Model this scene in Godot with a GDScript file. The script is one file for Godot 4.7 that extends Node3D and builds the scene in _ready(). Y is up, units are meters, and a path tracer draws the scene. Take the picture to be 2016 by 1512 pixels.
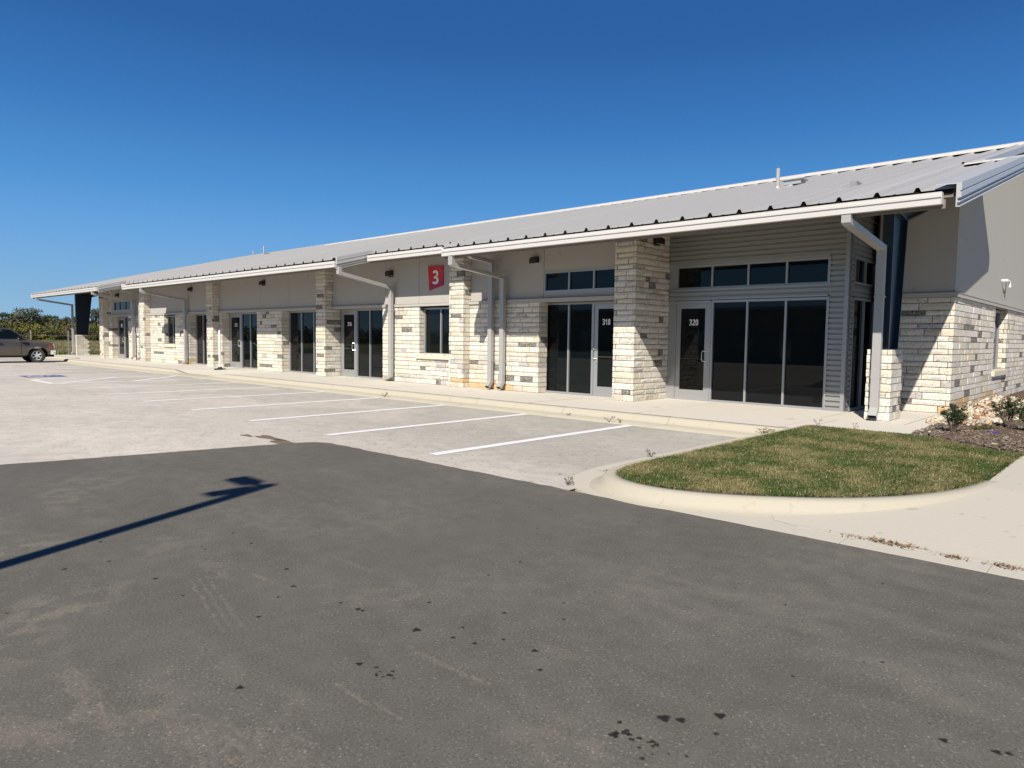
extends Node3D

# ---------------------------------------------------------------- constants
const EYE := Vector3(0, 1.69, 0)
const SLOPE := 0.26
const EAVE_Z := -13.0
const EAVE_Y := 4.17
const RIDGE_Z := -28.3
const WALK := 0.15
var M := {}
var rng := RandomNumberGenerator.new()
var names := {}
var stone_mesh: Array = []
var stone_mats: Array = []
var pending: Array = []      # stones waiting to be ranked: [size, Transform3D, mesh no, material no, host]
var building: Node3D

func _ready():
	rng.seed = 20
	# camera
	var cam := Camera3D.new()
	cam.name = "camera"
	cam.position = EYE
	cam.rotation = Vector3(deg_to_rad(-3.694), deg_to_rad(42.705), deg_to_rad(0.746))
	cam.fov = rad_to_deg(2.0 * atan(756.0 / 1380.0))
	cam.near = 0.05
	cam.far = 2000.0
	add_child(cam)
	cam.current = true
	# sky, exposure
	var env := Environment.new()
	env.background_mode = Environment.BG_SKY
	var sky := Sky.new()
	sky.sky_material = clear_sky()
	env.sky = sky
	env.tonemap_mode = Environment.TONE_MAPPER_LINEAR
	env.tonemap_exposure = 1.5
	env.background_energy_multiplier = 0.667
	env.sdfgi_enabled = true
	env.ssao_enabled = true
	env.ssil_enabled = true
	var we := WorldEnvironment.new()
	we.name = "world_environment"
	we.environment = env
	add_child(we)
	# sun
	var sun := DirectionalLight3D.new()
	sun.name = "sun"
	sun.light_energy = 1.5
	sun.light_color = Color(1.0, 0.965, 0.915)
	sun.light_angular_distance = 0.5
	sun.shadow_enabled = true
	add_child(sun)
	sun.look_at_from_position(Vector3.ZERO, Vector3(-0.45, -0.95, -1.0), Vector3.UP)
	materials()
	make_stone_meshes()
	ground()
	kerbs()
	parking_marks()
	make_building()
	signs_and_lamps()
	island()
	planting()
	far_side()
	truck()
	small_things()
	across_the_lot()

# ---------------------------------------------------------------- naming
func tag(o: Node, label: String, category := "", group := "", kind := ""):
	if label: o.set_meta("label", label)
	if category: o.set_meta("category", category)
	if group: o.set_meta("group", group)
	if kind: o.set_meta("kind", kind)
	return o

func numbered(parent: Node, called: String) -> String:
	var key := str(parent.get_instance_id()) + called
	if not names.has(key):
		names[key] = 0
		return called
	names[key] += 1
	return "%s_%03d" % [called, names[key]]

func thing(called: String, at: Vector3, label: String, category: String, group := "") -> Node3D:
	var o := Node3D.new()
	o.name = numbered(self, called)
	o.position = at
	add_child(o, true)
	return tag(o, label, category, group)

func put(parent: Node, called: String, mesh: Mesh, mat: Material, xf := Transform3D.IDENTITY) -> MeshInstance3D:
	var o := MeshInstance3D.new()
	o.name = numbered(parent, called)
	o.mesh = mesh
	if mat: o.material_override = mat
	o.transform = xf
	parent.add_child(o, true)
	return o

func hook(parent: Node, called: String) -> Node3D:
	var o := Node3D.new()
	o.name = numbered(parent, called)
	parent.add_child(o, true)
	return o

# ---------------------------------------------------------------- shapes
func begin() -> SurfaceTool:
	var st := SurfaceTool.new()
	st.begin(Mesh.PRIMITIVE_TRIANGLES)
	st.set_smooth_group(-1)
	return st

func done(st: SurfaceTool) -> ArrayMesh:
	st.generate_normals()
	return st.commit()

func quad(st: SurfaceTool, a: Vector3, b: Vector3, c: Vector3, d: Vector3):
	# a b c d seen clockwise from the front
	for p in [a, b, c, a, c, d]:
		st.add_vertex(p)

func box(st: SurfaceTool, p: Vector3, q: Vector3):
	var a := Vector3(minf(p.x, q.x), minf(p.y, q.y), minf(p.z, q.z))
	var b := Vector3(maxf(p.x, q.x), maxf(p.y, q.y), maxf(p.z, q.z))
	quad(st, Vector3(a.x, a.y, b.z), Vector3(a.x, b.y, b.z), Vector3(b.x, b.y, b.z), Vector3(b.x, a.y, b.z))
	quad(st, Vector3(b.x, a.y, a.z), Vector3(b.x, b.y, a.z), Vector3(a.x, b.y, a.z), Vector3(a.x, a.y, a.z))
	quad(st, Vector3(a.x, a.y, a.z), Vector3(a.x, b.y, a.z), Vector3(a.x, b.y, b.z), Vector3(a.x, a.y, b.z))
	quad(st, Vector3(b.x, a.y, b.z), Vector3(b.x, b.y, b.z), Vector3(b.x, b.y, a.z), Vector3(b.x, a.y, a.z))
	quad(st, Vector3(a.x, b.y, b.z), Vector3(a.x, b.y, a.z), Vector3(b.x, b.y, a.z), Vector3(b.x, b.y, b.z))
	quad(st, Vector3(a.x, a.y, a.z), Vector3(a.x, a.y, b.z), Vector3(b.x, a.y, b.z), Vector3(b.x, a.y, a.z))

func box_mesh(p: Vector3, q: Vector3) -> ArrayMesh:
	var st := begin()
	box(st, p, q)
	return done(st)

func sub_box(parent: Node, called: String, p: Vector3, q: Vector3, mat: Material) -> MeshInstance3D:
	return put(parent, called, box_mesh(p, q), mat)

func extrude(poly: PackedVector2Array, at: Callable, l0: float, l1: float) -> ArrayMesh:
	# at(u, v, l) -> Vector3
	var st := begin()
	extrude_in(st, poly, at, l0, l1)
	return done(st)

func extrude_in(st: SurfaceTool, poly_in: PackedVector2Array, at: Callable, l0: float, l1: float):
	var poly := poly_in.duplicate()
	# find whether the map keeps hands, so that faces look outwards
	var o: Vector3 = at.call(0.0, 0.0, 0.0)
	var e1: Vector3 = at.call(1.0, 0.0, 0.0) - o
	var e2: Vector3 = at.call(0.0, 1.0, 0.0) - o
	var e3: Vector3 = at.call(0.0, 0.0, 1.0) - o
	var right := e1.cross(e2).dot(e3) > 0.0
	var cw := Geometry2D.is_polygon_clockwise(poly)
	if cw: poly.reverse()
	var n := poly.size()
	for i in n:
		var p := poly[i]
		var q := poly[(i + 1) % n]
		var a: Vector3 = at.call(p.x, p.y, l0)
		var b: Vector3 = at.call(q.x, q.y, l0)
		var c: Vector3 = at.call(q.x, q.y, l1)
		var d: Vector3 = at.call(p.x, p.y, l1)
		if right: quad(st, a, d, c, b)
		else: quad(st, a, b, c, d)
	var tri := Geometry2D.triangulate_polygon(poly)
	for k in range(0, tri.size(), 3):
		var t := [poly[tri[k]], poly[tri[k + 1]], poly[tri[k + 2]]]
		var area := (t[1].x - t[0].x) * (t[2].y - t[0].y) - (t[1].y - t[0].y) * (t[2].x - t[0].x) as float
		if area < 0: t = [t[0], t[2], t[1]]
		for lid in [[l0, right], [l1, not right]]:
			var order = [0, 1, 2] if lid[1] else [0, 2, 1]
			for j in order:
				st.add_vertex(at.call(t[j].x, t[j].y, lid[0]))

func along_x(u: float, v: float, l: float) -> Vector3:
	return Vector3(l, v, u)

func sheet(poly: PackedVector2Array, y: float) -> ArrayMesh:
	# a flat polygon (x, z) at height y, with world metres as UV
	var st := begin()
	var tri := Geometry2D.triangulate_polygon(poly)
	for k in range(0, tri.size(), 3):
		var t := [poly[tri[k]], poly[tri[k + 1]], poly[tri[k + 2]]]
		var area = (t[1].x - t[0].x) * (t[2].y - t[0].y) - (t[1].y - t[0].y) * (t[2].x - t[0].x)
		if area < 0: t = [t[0], t[2], t[1]]
		for p in t:
			st.set_uv(p)
			st.add_vertex(Vector3(p.x, y, p.y))
	return done(st)

func slab_mesh(poly: PackedVector2Array, y0: float, y1: float) -> ArrayMesh:
	return extrude(poly, func(u, v, l): return Vector3(u, l, v), y0, y1)

func tube(st: SurfaceTool, pts: Array, radii: Array, sides := 6):
	var rings := []
	for i in pts.size():
		var dir: Vector3 = (pts[mini(i + 1, pts.size() - 1)] - pts[maxi(i - 1, 0)]).normalized()
		var side := dir.cross(Vector3.UP if absf(dir.y) < 0.9 else Vector3.RIGHT).normalized()
		var up := side.cross(dir)
		var ring := []
		for k in sides:
			var a := TAU * k / sides
			ring.append(pts[i] + (side * cos(a) + up * sin(a)) * radii[i])
		rings.append(ring)
	for i in pts.size() - 1:
		for k in sides:
			var k2 := (k + 1) % sides
			quad(st, rings[i][k], rings[i][k2], rings[i + 1][k2], rings[i + 1][k])
	for k in range(1, sides - 1):
		for p in [rings[0][0], rings[0][k + 1], rings[0][k]]: st.add_vertex(p)
		var e: Array = rings[-1]
		for p in [e[0], e[k], e[k + 1]]: st.add_vertex(p)

func duct(st: SurfaceTool, pts: Array, side: Vector3, hw: float, hh: float, open_end := false):
	# a rectangular tube along pts, which lie in the plane across `side`, with mitred bends
	var rings := []
	for i in pts.size():
		var d0: Vector3 = (pts[i] - pts[i - 1]).normalized() if i > 0 else (pts[1] - pts[0]).normalized()
		var d1: Vector3 = (pts[i + 1] - pts[i]).normalized() if i < pts.size() - 1 else d0
		var mid := (d0 + d1).normalized()
		var out := side.cross(mid).normalized()
		var reach := hh / maxf(0.35, mid.dot(d0))
		rings.append([pts[i] - side * hw - out * reach, pts[i] - side * hw + out * reach, pts[i] + side * hw + out * reach, pts[i] + side * hw - out * reach])
	for i in rings.size() - 1:
		for k in 4:
			var k2 := (k + 1) % 4
			quad(st, rings[i][k], rings[i + 1][k], rings[i + 1][k2], rings[i][k2])
	quad(st, rings[0][0], rings[0][1], rings[0][2], rings[0][3])
	if not open_end:
		var e: Array = rings[-1]
		quad(st, e[3], e[2], e[1], e[0])

# ---------------------------------------------------------------- textures and materials
func noise_bytes(size: int, seed_no: int, freq: float, octaves := 4, kind := FastNoiseLite.TYPE_SIMPLEX_SMOOTH, h := 0) -> PackedByteArray:
	var n := FastNoiseLite.new()
	n.seed = seed_no
	n.frequency = freq
	n.noise_type = kind
	n.fractal_octaves = octaves
	var im := n.get_seamless_image(size, h if h else size)
	im.convert(Image.FORMAT_L8)
	return im.get_data()

func texture(size: int, rgb_bytes: PackedByteArray, h := 0) -> ImageTexture:
	return ImageTexture.create_from_image(Image.create_from_data(size, h if h else size, false, Image.FORMAT_RGB8, rgb_bytes))

func grey_texture(size: int, l: PackedByteArray) -> ImageTexture:
	return ImageTexture.create_from_image(Image.create_from_data(size, size, false, Image.FORMAT_L8, l))

func mat(called: String, c: Color, rough := 0.8, metal := 0.0, spec := 0.5) -> StandardMaterial3D:
	# c holds linear base colours
	var m := StandardMaterial3D.new()
	m.resource_name = called
	m.albedo_color = c.linear_to_srgb()
	m.roughness = rough
	m.metallic = metal
	m.metallic_specular = spec
	M[called] = m
	return m

func world_tex(m: StandardMaterial3D, t: Texture2D, metres: float, bump: Texture2D = null, bump_cm := 0.0):
	m.albedo_texture = t
	m.uv1_triplanar = true
	m.uv1_world_triplanar = true
	m.uv1_scale = Vector3.ONE / metres
	if bump:
		m.heightmap_enabled = true
		m.heightmap_texture = bump
		m.heightmap_scale = bump_cm
	return m

func blend_tex(size: int, base: Color, spots: Array) -> ImageTexture:
	# spots: [noise bytes, from, to, colour]; colours are sRGB 0..1
	var out := PackedByteArray()
	out.resize(size * size * 3)
	var k := spots.size()
	for i in size * size:
		var r := base.r
		var g := base.g
		var b := base.b
		for s in k:
			var sp: Array = spots[s]
			var v: float = (sp[0][i] - sp[1]) / (sp[2] - sp[1])
			if v <= 0.0: continue
			if v > 1.0: v = 1.0
			var c: Color = sp[3]
			v *= c.a
			r += (c.r - r) * v
			g += (c.g - g) * v
			b += (c.b - b) * v
		out[i * 3] = int(r * 255.0)
		out[i * 3 + 1] = int(g * 255.0)
		out[i * 3 + 2] = int(b * 255.0)
	return texture(size, out)

func clear_sky() -> PanoramaSkyMaterial:
	# a clear sky: the colour follows the height above the horizon only
	var stops := [[-90.0, Color8(120, 112, 100)], [-3.0, Color8(150, 145, 132)], [-0.3, Color8(165, 180, 190)], [0.3, Color8(150, 190, 217)], [2.5, Color8(136, 181, 217)], [7.0, Color8(108, 166, 222)], [11.0, Color8(82, 147, 211)], [16.0, Color8(62, 122, 190)], [22.0, Color8(46, 99, 165)], [40.0, Color8(34, 78, 142)], [90.0, Color8(22, 54, 108)]]
	var im := Image.create(16, 1024, false, Image.FORMAT_RGBF)
	for y in 1024:
		var el := 90.0 - 180.0 * (y + 0.5) / 1024.0
		var c := Color.BLACK
		for i in stops.size() - 1:
			if el >= stops[i][0] and el <= stops[i + 1][0]:
				var t: float = (el - stops[i][0]) / (stops[i + 1][0] - stops[i][0])
				c = stops[i][1].srgb_to_linear().lerp(stops[i + 1][1].srgb_to_linear(), t)
		for x in 16: im.set_pixel(x, y, c)
	var m := PanoramaSkyMaterial.new()
	m.panorama = ImageTexture.create_from_image(im)
	return m

func materials():
	var S := 512
	var soft := noise_bytes(S, 1, 0.008, 4)
	var blot := noise_bytes(S, 2, 0.022, 4)
	var fine := noise_bytes(S, 3, 0.09, 3)
	var grit := noise_bytes(S, 4, 0.28, 2)
	var vein := noise_bytes(S, 5, 0.035, 5)
	var bump := grey_texture(S, vein)
	var bump_fine := grey_texture(S, fine)
	# limestone
	var ta := blend_tex(S, Color8(227, 222, 211), [[soft, 120, 220, Color8(231, 218, 194)], [blot, 148, 196, Color(0.66, 0.65, 0.64, 0.6)], [fine, 158, 215, Color(0.70, 0.68, 0.64, 0.55)], [vein, 172, 190, Color(0.52, 0.51, 0.50, 0.7)], [grit, 190, 250, Color(0.68, 0.64, 0.58, 0.5)]])
	var tb := blend_tex(S, Color8(210, 205, 195), [[blot, 105, 175, Color(0.53, 0.52, 0.52, 0.75)], [fine, 140, 210, Color(0.45, 0.44, 0.44, 0.6)], [vein, 165, 210, Color(0.84, 0.81, 0.75, 0.8)]])
	var tc := blend_tex(S, Color8(122, 119, 114), [[fine, 122, 150, Color8(74, 71, 67)], [vein, 140, 160, Color(0.80, 0.77, 0.71, 0.9)], [grit, 150, 200, Color(0.16, 0.15, 0.14, 0.75)]])
	var td := blend_tex(S, Color8(222, 213, 195), [[fine, 148, 165, Color8(52, 47, 44)], [blot, 150, 200, Color(0.6, 0.58, 0.56, 0.6)]])
	var stone_kinds := [["limestone_cream", ta, Color(0.98, 0.97, 0.95)], ["limestone_pale", ta, Color(1.0, 1.0, 1.0)], ["limestone_buff", ta, Color(0.975, 0.955, 0.91)], ["limestone_grey", tb, Color(1, 1, 1)], ["limestone_dark", tc, Color(1, 1, 1)], ["limestone_pitted", td, Color(1, 1, 1)], ["limestone_rust", ta, Color(0.95, 0.83, 0.68)], ["limestone_ash", tb, Color(0.93, 0.93, 0.95)]]
	for k in stone_kinds:
		var m := mat(k[0], k[2], 0.92, 0.0, 0.25)
		m.albedo_color = (k[2].srgb_to_linear() * 0.84).linear_to_srgb()
		world_tex(m, k[1], 0.95, bump, 0.45)
		stone_mats.append(m)
	world_tex(mat("mortar", Color(0.47, 0.41, 0.33), 0.95, 0, 0.2), blend_tex(256, Color8(235, 225, 205), [[noise_bytes(256, 9, 0.1), 120, 220, Color8(190, 178, 158)]]), 0.8)
	# stucco and paint
	var ts := blend_tex(S, Color8(243, 243, 243), [[soft, 110, 230, Color8(231, 229, 226)], [grit, 150, 240, Color8(222, 220, 216)]])
	world_tex(mat("stucco", Color(0.43, 0.415, 0.385), 0.9, 0, 0.25), ts, 2.6, bump_fine, 0.12)
	world_tex(mat("stucco_band", Color(0.44, 0.42, 0.385), 0.85, 0, 0.3), ts, 2.0, bump_fine, 0.06)
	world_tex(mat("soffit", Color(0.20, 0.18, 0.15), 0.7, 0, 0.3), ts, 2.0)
	# metals
	var tm := blend_tex(S, Color8(250, 250, 250), [[soft, 100, 220, Color8(238, 238, 236)], [grit, 170, 250, Color8(228, 228, 228)]])
	world_tex(mat("roof_metal", Color(0.41, 0.405, 0.39), 0.45, 0.15, 0.5), tm, 3.0)
	world_tex(mat("roof_metal_pale", Color(0.435, 0.43, 0.415), 0.45, 0.15, 0.5), tm, 2.3)
	world_tex(mat("trim_white", Color(0.54, 0.53, 0.505), 0.4, 0.0, 0.5), tm, 1.7)
	world_tex(mat("rake_metal", Color(0.45, 0.45, 0.44), 0.35, 0.1, 0.5), tm, 1.7)
	world_tex(mat("downspout_paint", Color(0.375, 0.37, 0.355), 0.38, 0.1, 0.5), tm, 1.4)
	world_tex(mat("siding_metal", Color(0.32, 0.325, 0.32), 0.38, 0.35, 0.5), tm, 1.9)
	world_tex(mat("aluminium", Color(0.37, 0.38, 0.39), 0.36, 0.45, 0.5), tm, 1.1)
	mat("navy_steel", Color(0.010, 0.018, 0.036), 0.28, 0.0, 0.6)
	mat("black_rubber", Color(0.012, 0.012, 0.012), 0.75)
	mat("closure_black", Color(0.018, 0.016, 0.014), 0.95, 0, 0.1)
	mat("dark_bronze", Color(0.018, 0.014, 0.011), 0.5)
	mat("glass_dark", Color(0.004, 0.006, 0.007), 0.01, 0.0, 0.36)
	mat("steel_bright", Color(0.72, 0.72, 0.71), 0.22, 0.9)
	mat("number_white", Color(0.72, 0.72, 0.72), 0.6)
	mat("sign_red", Color(0.52, 0.012, 0.022), 0.38)
	mat("sign_magenta", Color(0.33, 0.010, 0.055), 0.38)
	mat("sign_line", Color(0.62, 0.10, 0.10), 0.4)
	# concrete
	var tk := blend_tex(S, Color8(236, 228, 210), [[soft, 110, 220, Color8(220, 208, 184)], [blot, 150, 220, Color(0.80, 0.78, 0.73, 0.7)], [fine, 165, 235, Color(0.74, 0.70, 0.63, 0.5)], [grit, 175, 250, Color(0.66, 0.62, 0.56, 0.6)]])
	world_tex(mat("walk_concrete", Color(0.64, 0.655, 0.70), 0.88, 0, 0.3), tk, 3.1, bump_fine, 0.1)
	world_tex(mat("kerb_concrete", Color(0.475, 0.475, 0.46), 0.88, 0, 0.3), tk, 1.7, bump, 0.35)
	world_tex(mat("apron_concrete", Color(0.55, 0.56, 0.57), 0.88, 0, 0.3), tk, 4.3, bump_fine, 0.15)
	mat("joint_dark", Color(0.10, 0.088, 0.07), 0.95, 0, 0.2)
	mat("line_paint", Color(0.74, 0.74, 0.73), 0.7).albedo_texture = blend_tex(256, Color8(250, 250, 250), [[noise_bytes(256, 12, 0.12), 165, 225, Color8(196, 192, 184)]])
	M.line_paint.uv1_triplanar = true
	M.line_paint.uv1_world_triplanar = true
	M.line_paint.uv1_scale = Vector3.ONE
	mat("blue_paint", Color(0.025, 0.075, 0.30), 0.7)
	# grain of the paving, as details over the large stain maps
	var gd := blend_tex(S, Color8(206, 206, 205), [[fine, 118, 190, Color8(250, 249, 246)], [fine, 110, 60, Color8(168, 167, 166)], [grit, 150, 205, Color8(132, 131, 130)], [noise_bytes(S, 21, 0.33, 1), 222, 246, Color8(238, 234, 226)]])
	var gl := blend_tex(S, Color8(226, 226, 226), [[fine, 120, 220, Color8(246, 245, 243)], [grit, 150, 225, Color8(196, 194, 190)], [noise_bytes(S, 22, 0.3, 1), 225, 250, Color8(165, 160, 154)]])
	road_material(gd, bump_fine)
	lot_material(gl, bump_fine)
	# ground cover
	world_tex(mat("turf_soil", Color(0.62, 0.65, 0.60), 1.0, 0, 0.1), blend_tex(S, Color8(86, 90, 50), [[soft, 110, 190, Color8(116, 108, 66)], [fine, 130, 210, Color8(64, 72, 38)]]), 2.2)
	world_tex(mat("mulch", Color(1.0, 0.97, 0.93), 1.0, 0, 0.1), blend_tex(S, Color8(104, 90, 80), [[fine, 120, 200, Color8(64, 54, 48)], [grit, 160, 230, Color8(160, 142, 122)], [soft, 150, 230, Color8(120, 112, 76)]]), 1.3, bump_fine, 2.5)
	world_tex(mat("field_soil", Color(0.74, 0.72, 0.66), 1.0, 0, 0.1), blend_tex(S, Color8(146, 140, 92), [[soft, 110, 200, Color8(176, 160, 112)], [blot, 140, 210, Color8(108, 112, 66)], [fine, 140, 220, Color8(120, 108, 72)]]), 14.0)
	mat("bark", Color(0.085, 0.07, 0.055), 0.95)
	mat("twig", Color(0.12, 0.085, 0.06), 0.9)
	for g in [["leaf_dark", Color(0.045, 0.062, 0.022)], ["leaf_olive", Color(0.105, 0.115, 0.038)], ["leaf_yellow", Color(0.17, 0.165, 0.04)], ["leaf_grey", Color(0.10, 0.105, 0.07)], ["leaf_rust", Color(0.16, 0.105, 0.06)], ["leaf_shrub", Color(0.030, 0.055, 0.020)]]:
		var m := mat(g[0], g[1], 0.7, 0, 0.3)
		m.vertex_color_use_as_albedo = true
		m.cull_mode = BaseMaterial3D.CULL_DISABLED
	var gb := mat("blade", Color(1, 1, 1), 0.8, 0, 0.2)
	gb.vertex_color_use_as_albedo = true
	gb.cull_mode = BaseMaterial3D.CULL_DISABLED
	# vehicle
	var cp := mat("car_paint", Color(0.115, 0.100, 0.092), 0.34, 0.6, 0.5)
	cp.clearcoat_enabled = true
	cp.clearcoat = 0.7
	cp.clearcoat_roughness = 0.06
	mat("tyre", Color(0.022, 0.022, 0.023), 0.85)
	mat("alloy", Color(0.66, 0.66, 0.66), 0.28, 0.7)
	mat("lamp_red", Color(0.35, 0.03, 0.03), 0.2)
	mat("lamp_clear", Color(0.75, 0.76, 0.78), 0.1, 0.4)
	mat("chrome", Color(0.80, 0.80, 0.80), 0.12, 0.9)
	mat("galvanised", Color(0.42, 0.43, 0.43), 0.5, 0.5)
	mat("white_plastic", Color(0.80, 0.80, 0.78), 0.5)
	mat("dead_leaf", Color(0.22, 0.13, 0.06), 0.9)
	mat("bronze_pole", Color(0.03, 0.026, 0.022), 0.5)
	mat("scrap_blue", Color(0.02, 0.03, 0.25), 0.5)
	mat("brick_far", Color(0.34, 0.30, 0.24), 0.9)
	mat("teal_glass", Color(0.30, 0.42, 0.44), 0.08, 0.5, 0.8)

func road_material(grain: Texture2D, bump: Texture2D):
	# the dark road: 16 x 8 m at 7.8 mm, with its dust, tyre marks and oil spots where they lie
	var W := 2048
	var H := 1024
	var a := noise_bytes(W, 31, 0.0045, 5, FastNoiseLite.TYPE_SIMPLEX_SMOOTH, H)
	var b := noise_bytes(W, 32, 0.03, 4, FastNoiseLite.TYPE_SIMPLEX_SMOOTH, H)
	var s := noise_bytes(512, 33, 0.02, 3, FastNoiseLite.TYPE_SIMPLEX_SMOOTH, H)     # stretched along the road below
	var p := noise_bytes(W, 34, 0.35, 1, FastNoiseLite.TYPE_SIMPLEX, H)
	var out := PackedByteArray()
	out.resize(W * H * 3)
	for y in H:
		var zz := -6.3 + 8.0 * y / H
		for x in W:
			var i := y * W + x
			var xx := -13.0 + 16.0 * x / W
			var v := 0.445 + (a[i] - 128) * 0.00016 + (b[i] - 128) * 0.00016
			var st := (s[y % 512 * 512 + (x >> 2)] - 128) / 128.0
			var near_edge := clampf((xx + 4.0) * 0.3, 0.0, 1.0) * clampf(1.0 - absf(zz + 4.6) / 1.6, 0.0, 1.0)
			v += st * (0.012 + 0.035 * near_edge)
			# pale grit walked and driven in: patches with a grain
			var dust := clampf((a[i] - 150) / 45.0, 0.0, 1.0) * clampf((b[i] - 118) / 30.0, 0.0, 1.0) * (0.25 + 0.75 * clampf((zz + 3.2) / 1.4, 0.0, 1.0))
			var r := v * 1.025 + dust * 0.045
			var g := v * 1.0 + dust * 0.038
			var bl := v * 0.935 + dust * 0.026
			if p[i] > 236:
				var k := (p[i] - 236) / 19.0 * 0.26
				r += k
				g += k * 0.97
				bl += k * 0.9
			out[i * 3] = int(clampf(r, 0, 1) * 255)
			out[i * 3 + 1] = int(clampf(g, 0, 1) * 255)
			out[i * 3 + 2] = int(clampf(bl, 0, 1) * 255)
	var im := Image.create_from_data(W, H, false, Image.FORMAT_RGB8, out)
	# oil and water drips
	for d in ["-5.67 -1.45 5", "-5.64 -1.73 4", "-6.22 -1.85 5", "-5.01 -1.83 5", "-4.56 -1.83 3", "-4.71 -2.07 3", "-3.89 -2 4", "-3.15 -1.52 5", "-2.95 -2.06 5", "-3.57 -2.48 5", "-3.53 -2.49 4", "-3.07 -2.54 7", "-2.84 -2.62 4", "-2.7 -2.65 4", "-2.62 -2.8 3", "-2.9 -2.75 3", "-3.34 -2.87 4", "-5.72 -2.72 4", "-5.33 -2.69 4", "-5.44 -2.36 3", "-4.56 -2.56 5", "-4.21 -2.41 5", "-4.1 -2.24 3", "-3.73 -2.47 3", "-2.88 -3.08 4", "-2.4 -2.81 5", "-2.24 -2.66 4", "-1.54 -2.7 8", "-1.48 -2.74 6", "-1.37 -2.9 7", "-1.63 -2.44 6", "-1.32 -2.75 3", "-0.59 -3.38 5", "-0.41 -3.44 5", "-0.37 -3.46 4"]:
		var f: PackedStringArray = d.split(" ")
		drip(im, float(f[0]), float(f[1]), float(f[2]) * 0.0033)
	for c in [Vector2(-2.78, -2.07), Vector2(-1.46, -2.46), Vector2(-1.62, -2.48)]:
		for k in 12:
			drip(im, c.x + rng.randfn(0, 0.045), c.y + rng.randfn(0, 0.03), rng.randf_range(0.005, 0.011))
	for k in 70:
		drip(im, rng.randf_range(-9, 0), rng.randf_range(-5.8, -0.9), rng.randf_range(0.004, 0.010))
	# dried mud: the tread of a tyre and smears beside it
	for lane in 3:
		for k in 26:
			var t := k / 26.0
			smear(im, lerpf(-4.78, -3.80, t) + rng.randfn(0, 0.01), lerpf(-2.03, -1.80, t) + lane * 0.055 - 0.055, 0.026, 0.014, 0.22 * (1.0 - 0.4 * t))
	for q in ["-5.0 -2.2 .20 .09 .16", "-4.72 -2.18 .12 .05 .16", "-4.52 -2.34 .12 .03 .26", "-3.7 -1.0 .30 .07 .20", "-3.3 -0.98 .22 .06 .20", "-2.72 -1.86 .20 .018 .26", "-2.5 -1.88 .14 .012 .30", "-2.65 -2.36 .30 .03 .20", "-2.38 -2.36 .08 .04 .25", "-4.3 -2.96 .32 .03 .14", "-7.6 -1.9 .30 .14 .12", "-6.9 -2.05 .22 .10 .10", "-2.5 -1.35 .35 .16 .16", "-2.9 -1.2 .30 .14 .14", "-1.35 -2.3 .12 .05 .14", "-2.3 -2.9 .20 .06 .12", "-5.9 -3.0 .4 .05 .10"]:
		var f: PackedStringArray = q.split(" ")
		smear(im, float(f[0]), float(f[1]), float(f[2]), float(f[3]), float(f[4]))
	var m := mat("road_asphalt", Color(1, 1, 1), 0.86, 0, 0.35)
	m.albedo_texture = ImageTexture.create_from_image(im)
	m.uv1_scale = Vector3(1.0 / 16.0, 1.0 / 8.0, 1)
	m.uv1_offset = Vector3(13.0 / 16.0, 6.3 / 8.0, 0)
	add_grain(m, grain, bump, 0.9, 0.35)

func add_grain(m: StandardMaterial3D, grain: Texture2D, bump: Texture2D, metres: float, cm: float):
	m.detail_enabled = true
	m.detail_albedo = grain
	m.detail_blend_mode = BaseMaterial3D.BLEND_MODE_MUL
	m.detail_uv_layer = BaseMaterial3D.DETAIL_UV_2
	m.uv2_triplanar = true
	m.uv2_world_triplanar = true
	m.uv2_scale = Vector3.ONE / metres

func drip(im: Image, x: float, z: float, r: float):
	var cx := (x + 13.0) / 16.0 * 2048.0
	var cy := (z + 6.3) / 8.0 * 1024.0
	var n := ceili(r * 128.0 * 1.6) + 1
	var ph := rng.randf() * TAU
	for dy in range(-n, n + 1):
		for dx in range(-n, n + 1):
			var q := Vector2(dx, dy) / (r * 128.0)
			var e := q.length() + 0.22 * sin(q.angle() * 3.0 + ph)
			if e > 1.15: continue
			var px := clampi(int(cx + dx), 0, 2047)
			var py := clampi(int(cy + dy), 0, 1023)
			var k := clampf((1.15 - e) / 0.3, 0.0, 1.0) * 0.78
			im.set_pixel(px, py, im.get_pixel(px, py).lerp(Color(0.10, 0.092, 0.09), k))

func smear(im: Image, x: float, z: float, rx: float, rz: float, amount: float):
	var cx := (x + 13.0) / 16.0 * 2048.0
	var cy := (z + 6.3) / 8.0 * 1024.0
	var nx := int(rx * 128.0 * 1.3)
	var ny := int(rz * 128.0 * 1.3) + 1
	var no := FastNoiseLite.new()
	no.seed = 77
	no.frequency = 0.09
	for dy in range(-ny, ny + 1):
		for dx in range(-nx, nx + 1):
			var e := Vector2(dx / (rx * 128.0), dy / (rz * 128.0)).length()
			e += no.get_noise_2d(cx + dx, (cy + dy) * 1.7) * 0.9
			if e > 1.0: continue
			var px := clampi(int(cx + dx), 0, 2047)
			var py := clampi(int(cy + dy), 0, 1023)
			var k := clampf((1.0 - e) * 2.2, 0.0, 1.0) * amount * 0.7 * rng.randf_range(0.3, 1.5)
			im.set_pixel(px, py, im.get_pixel(px, py).lerp(Color(0.86, 0.80, 0.69), k))

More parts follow.
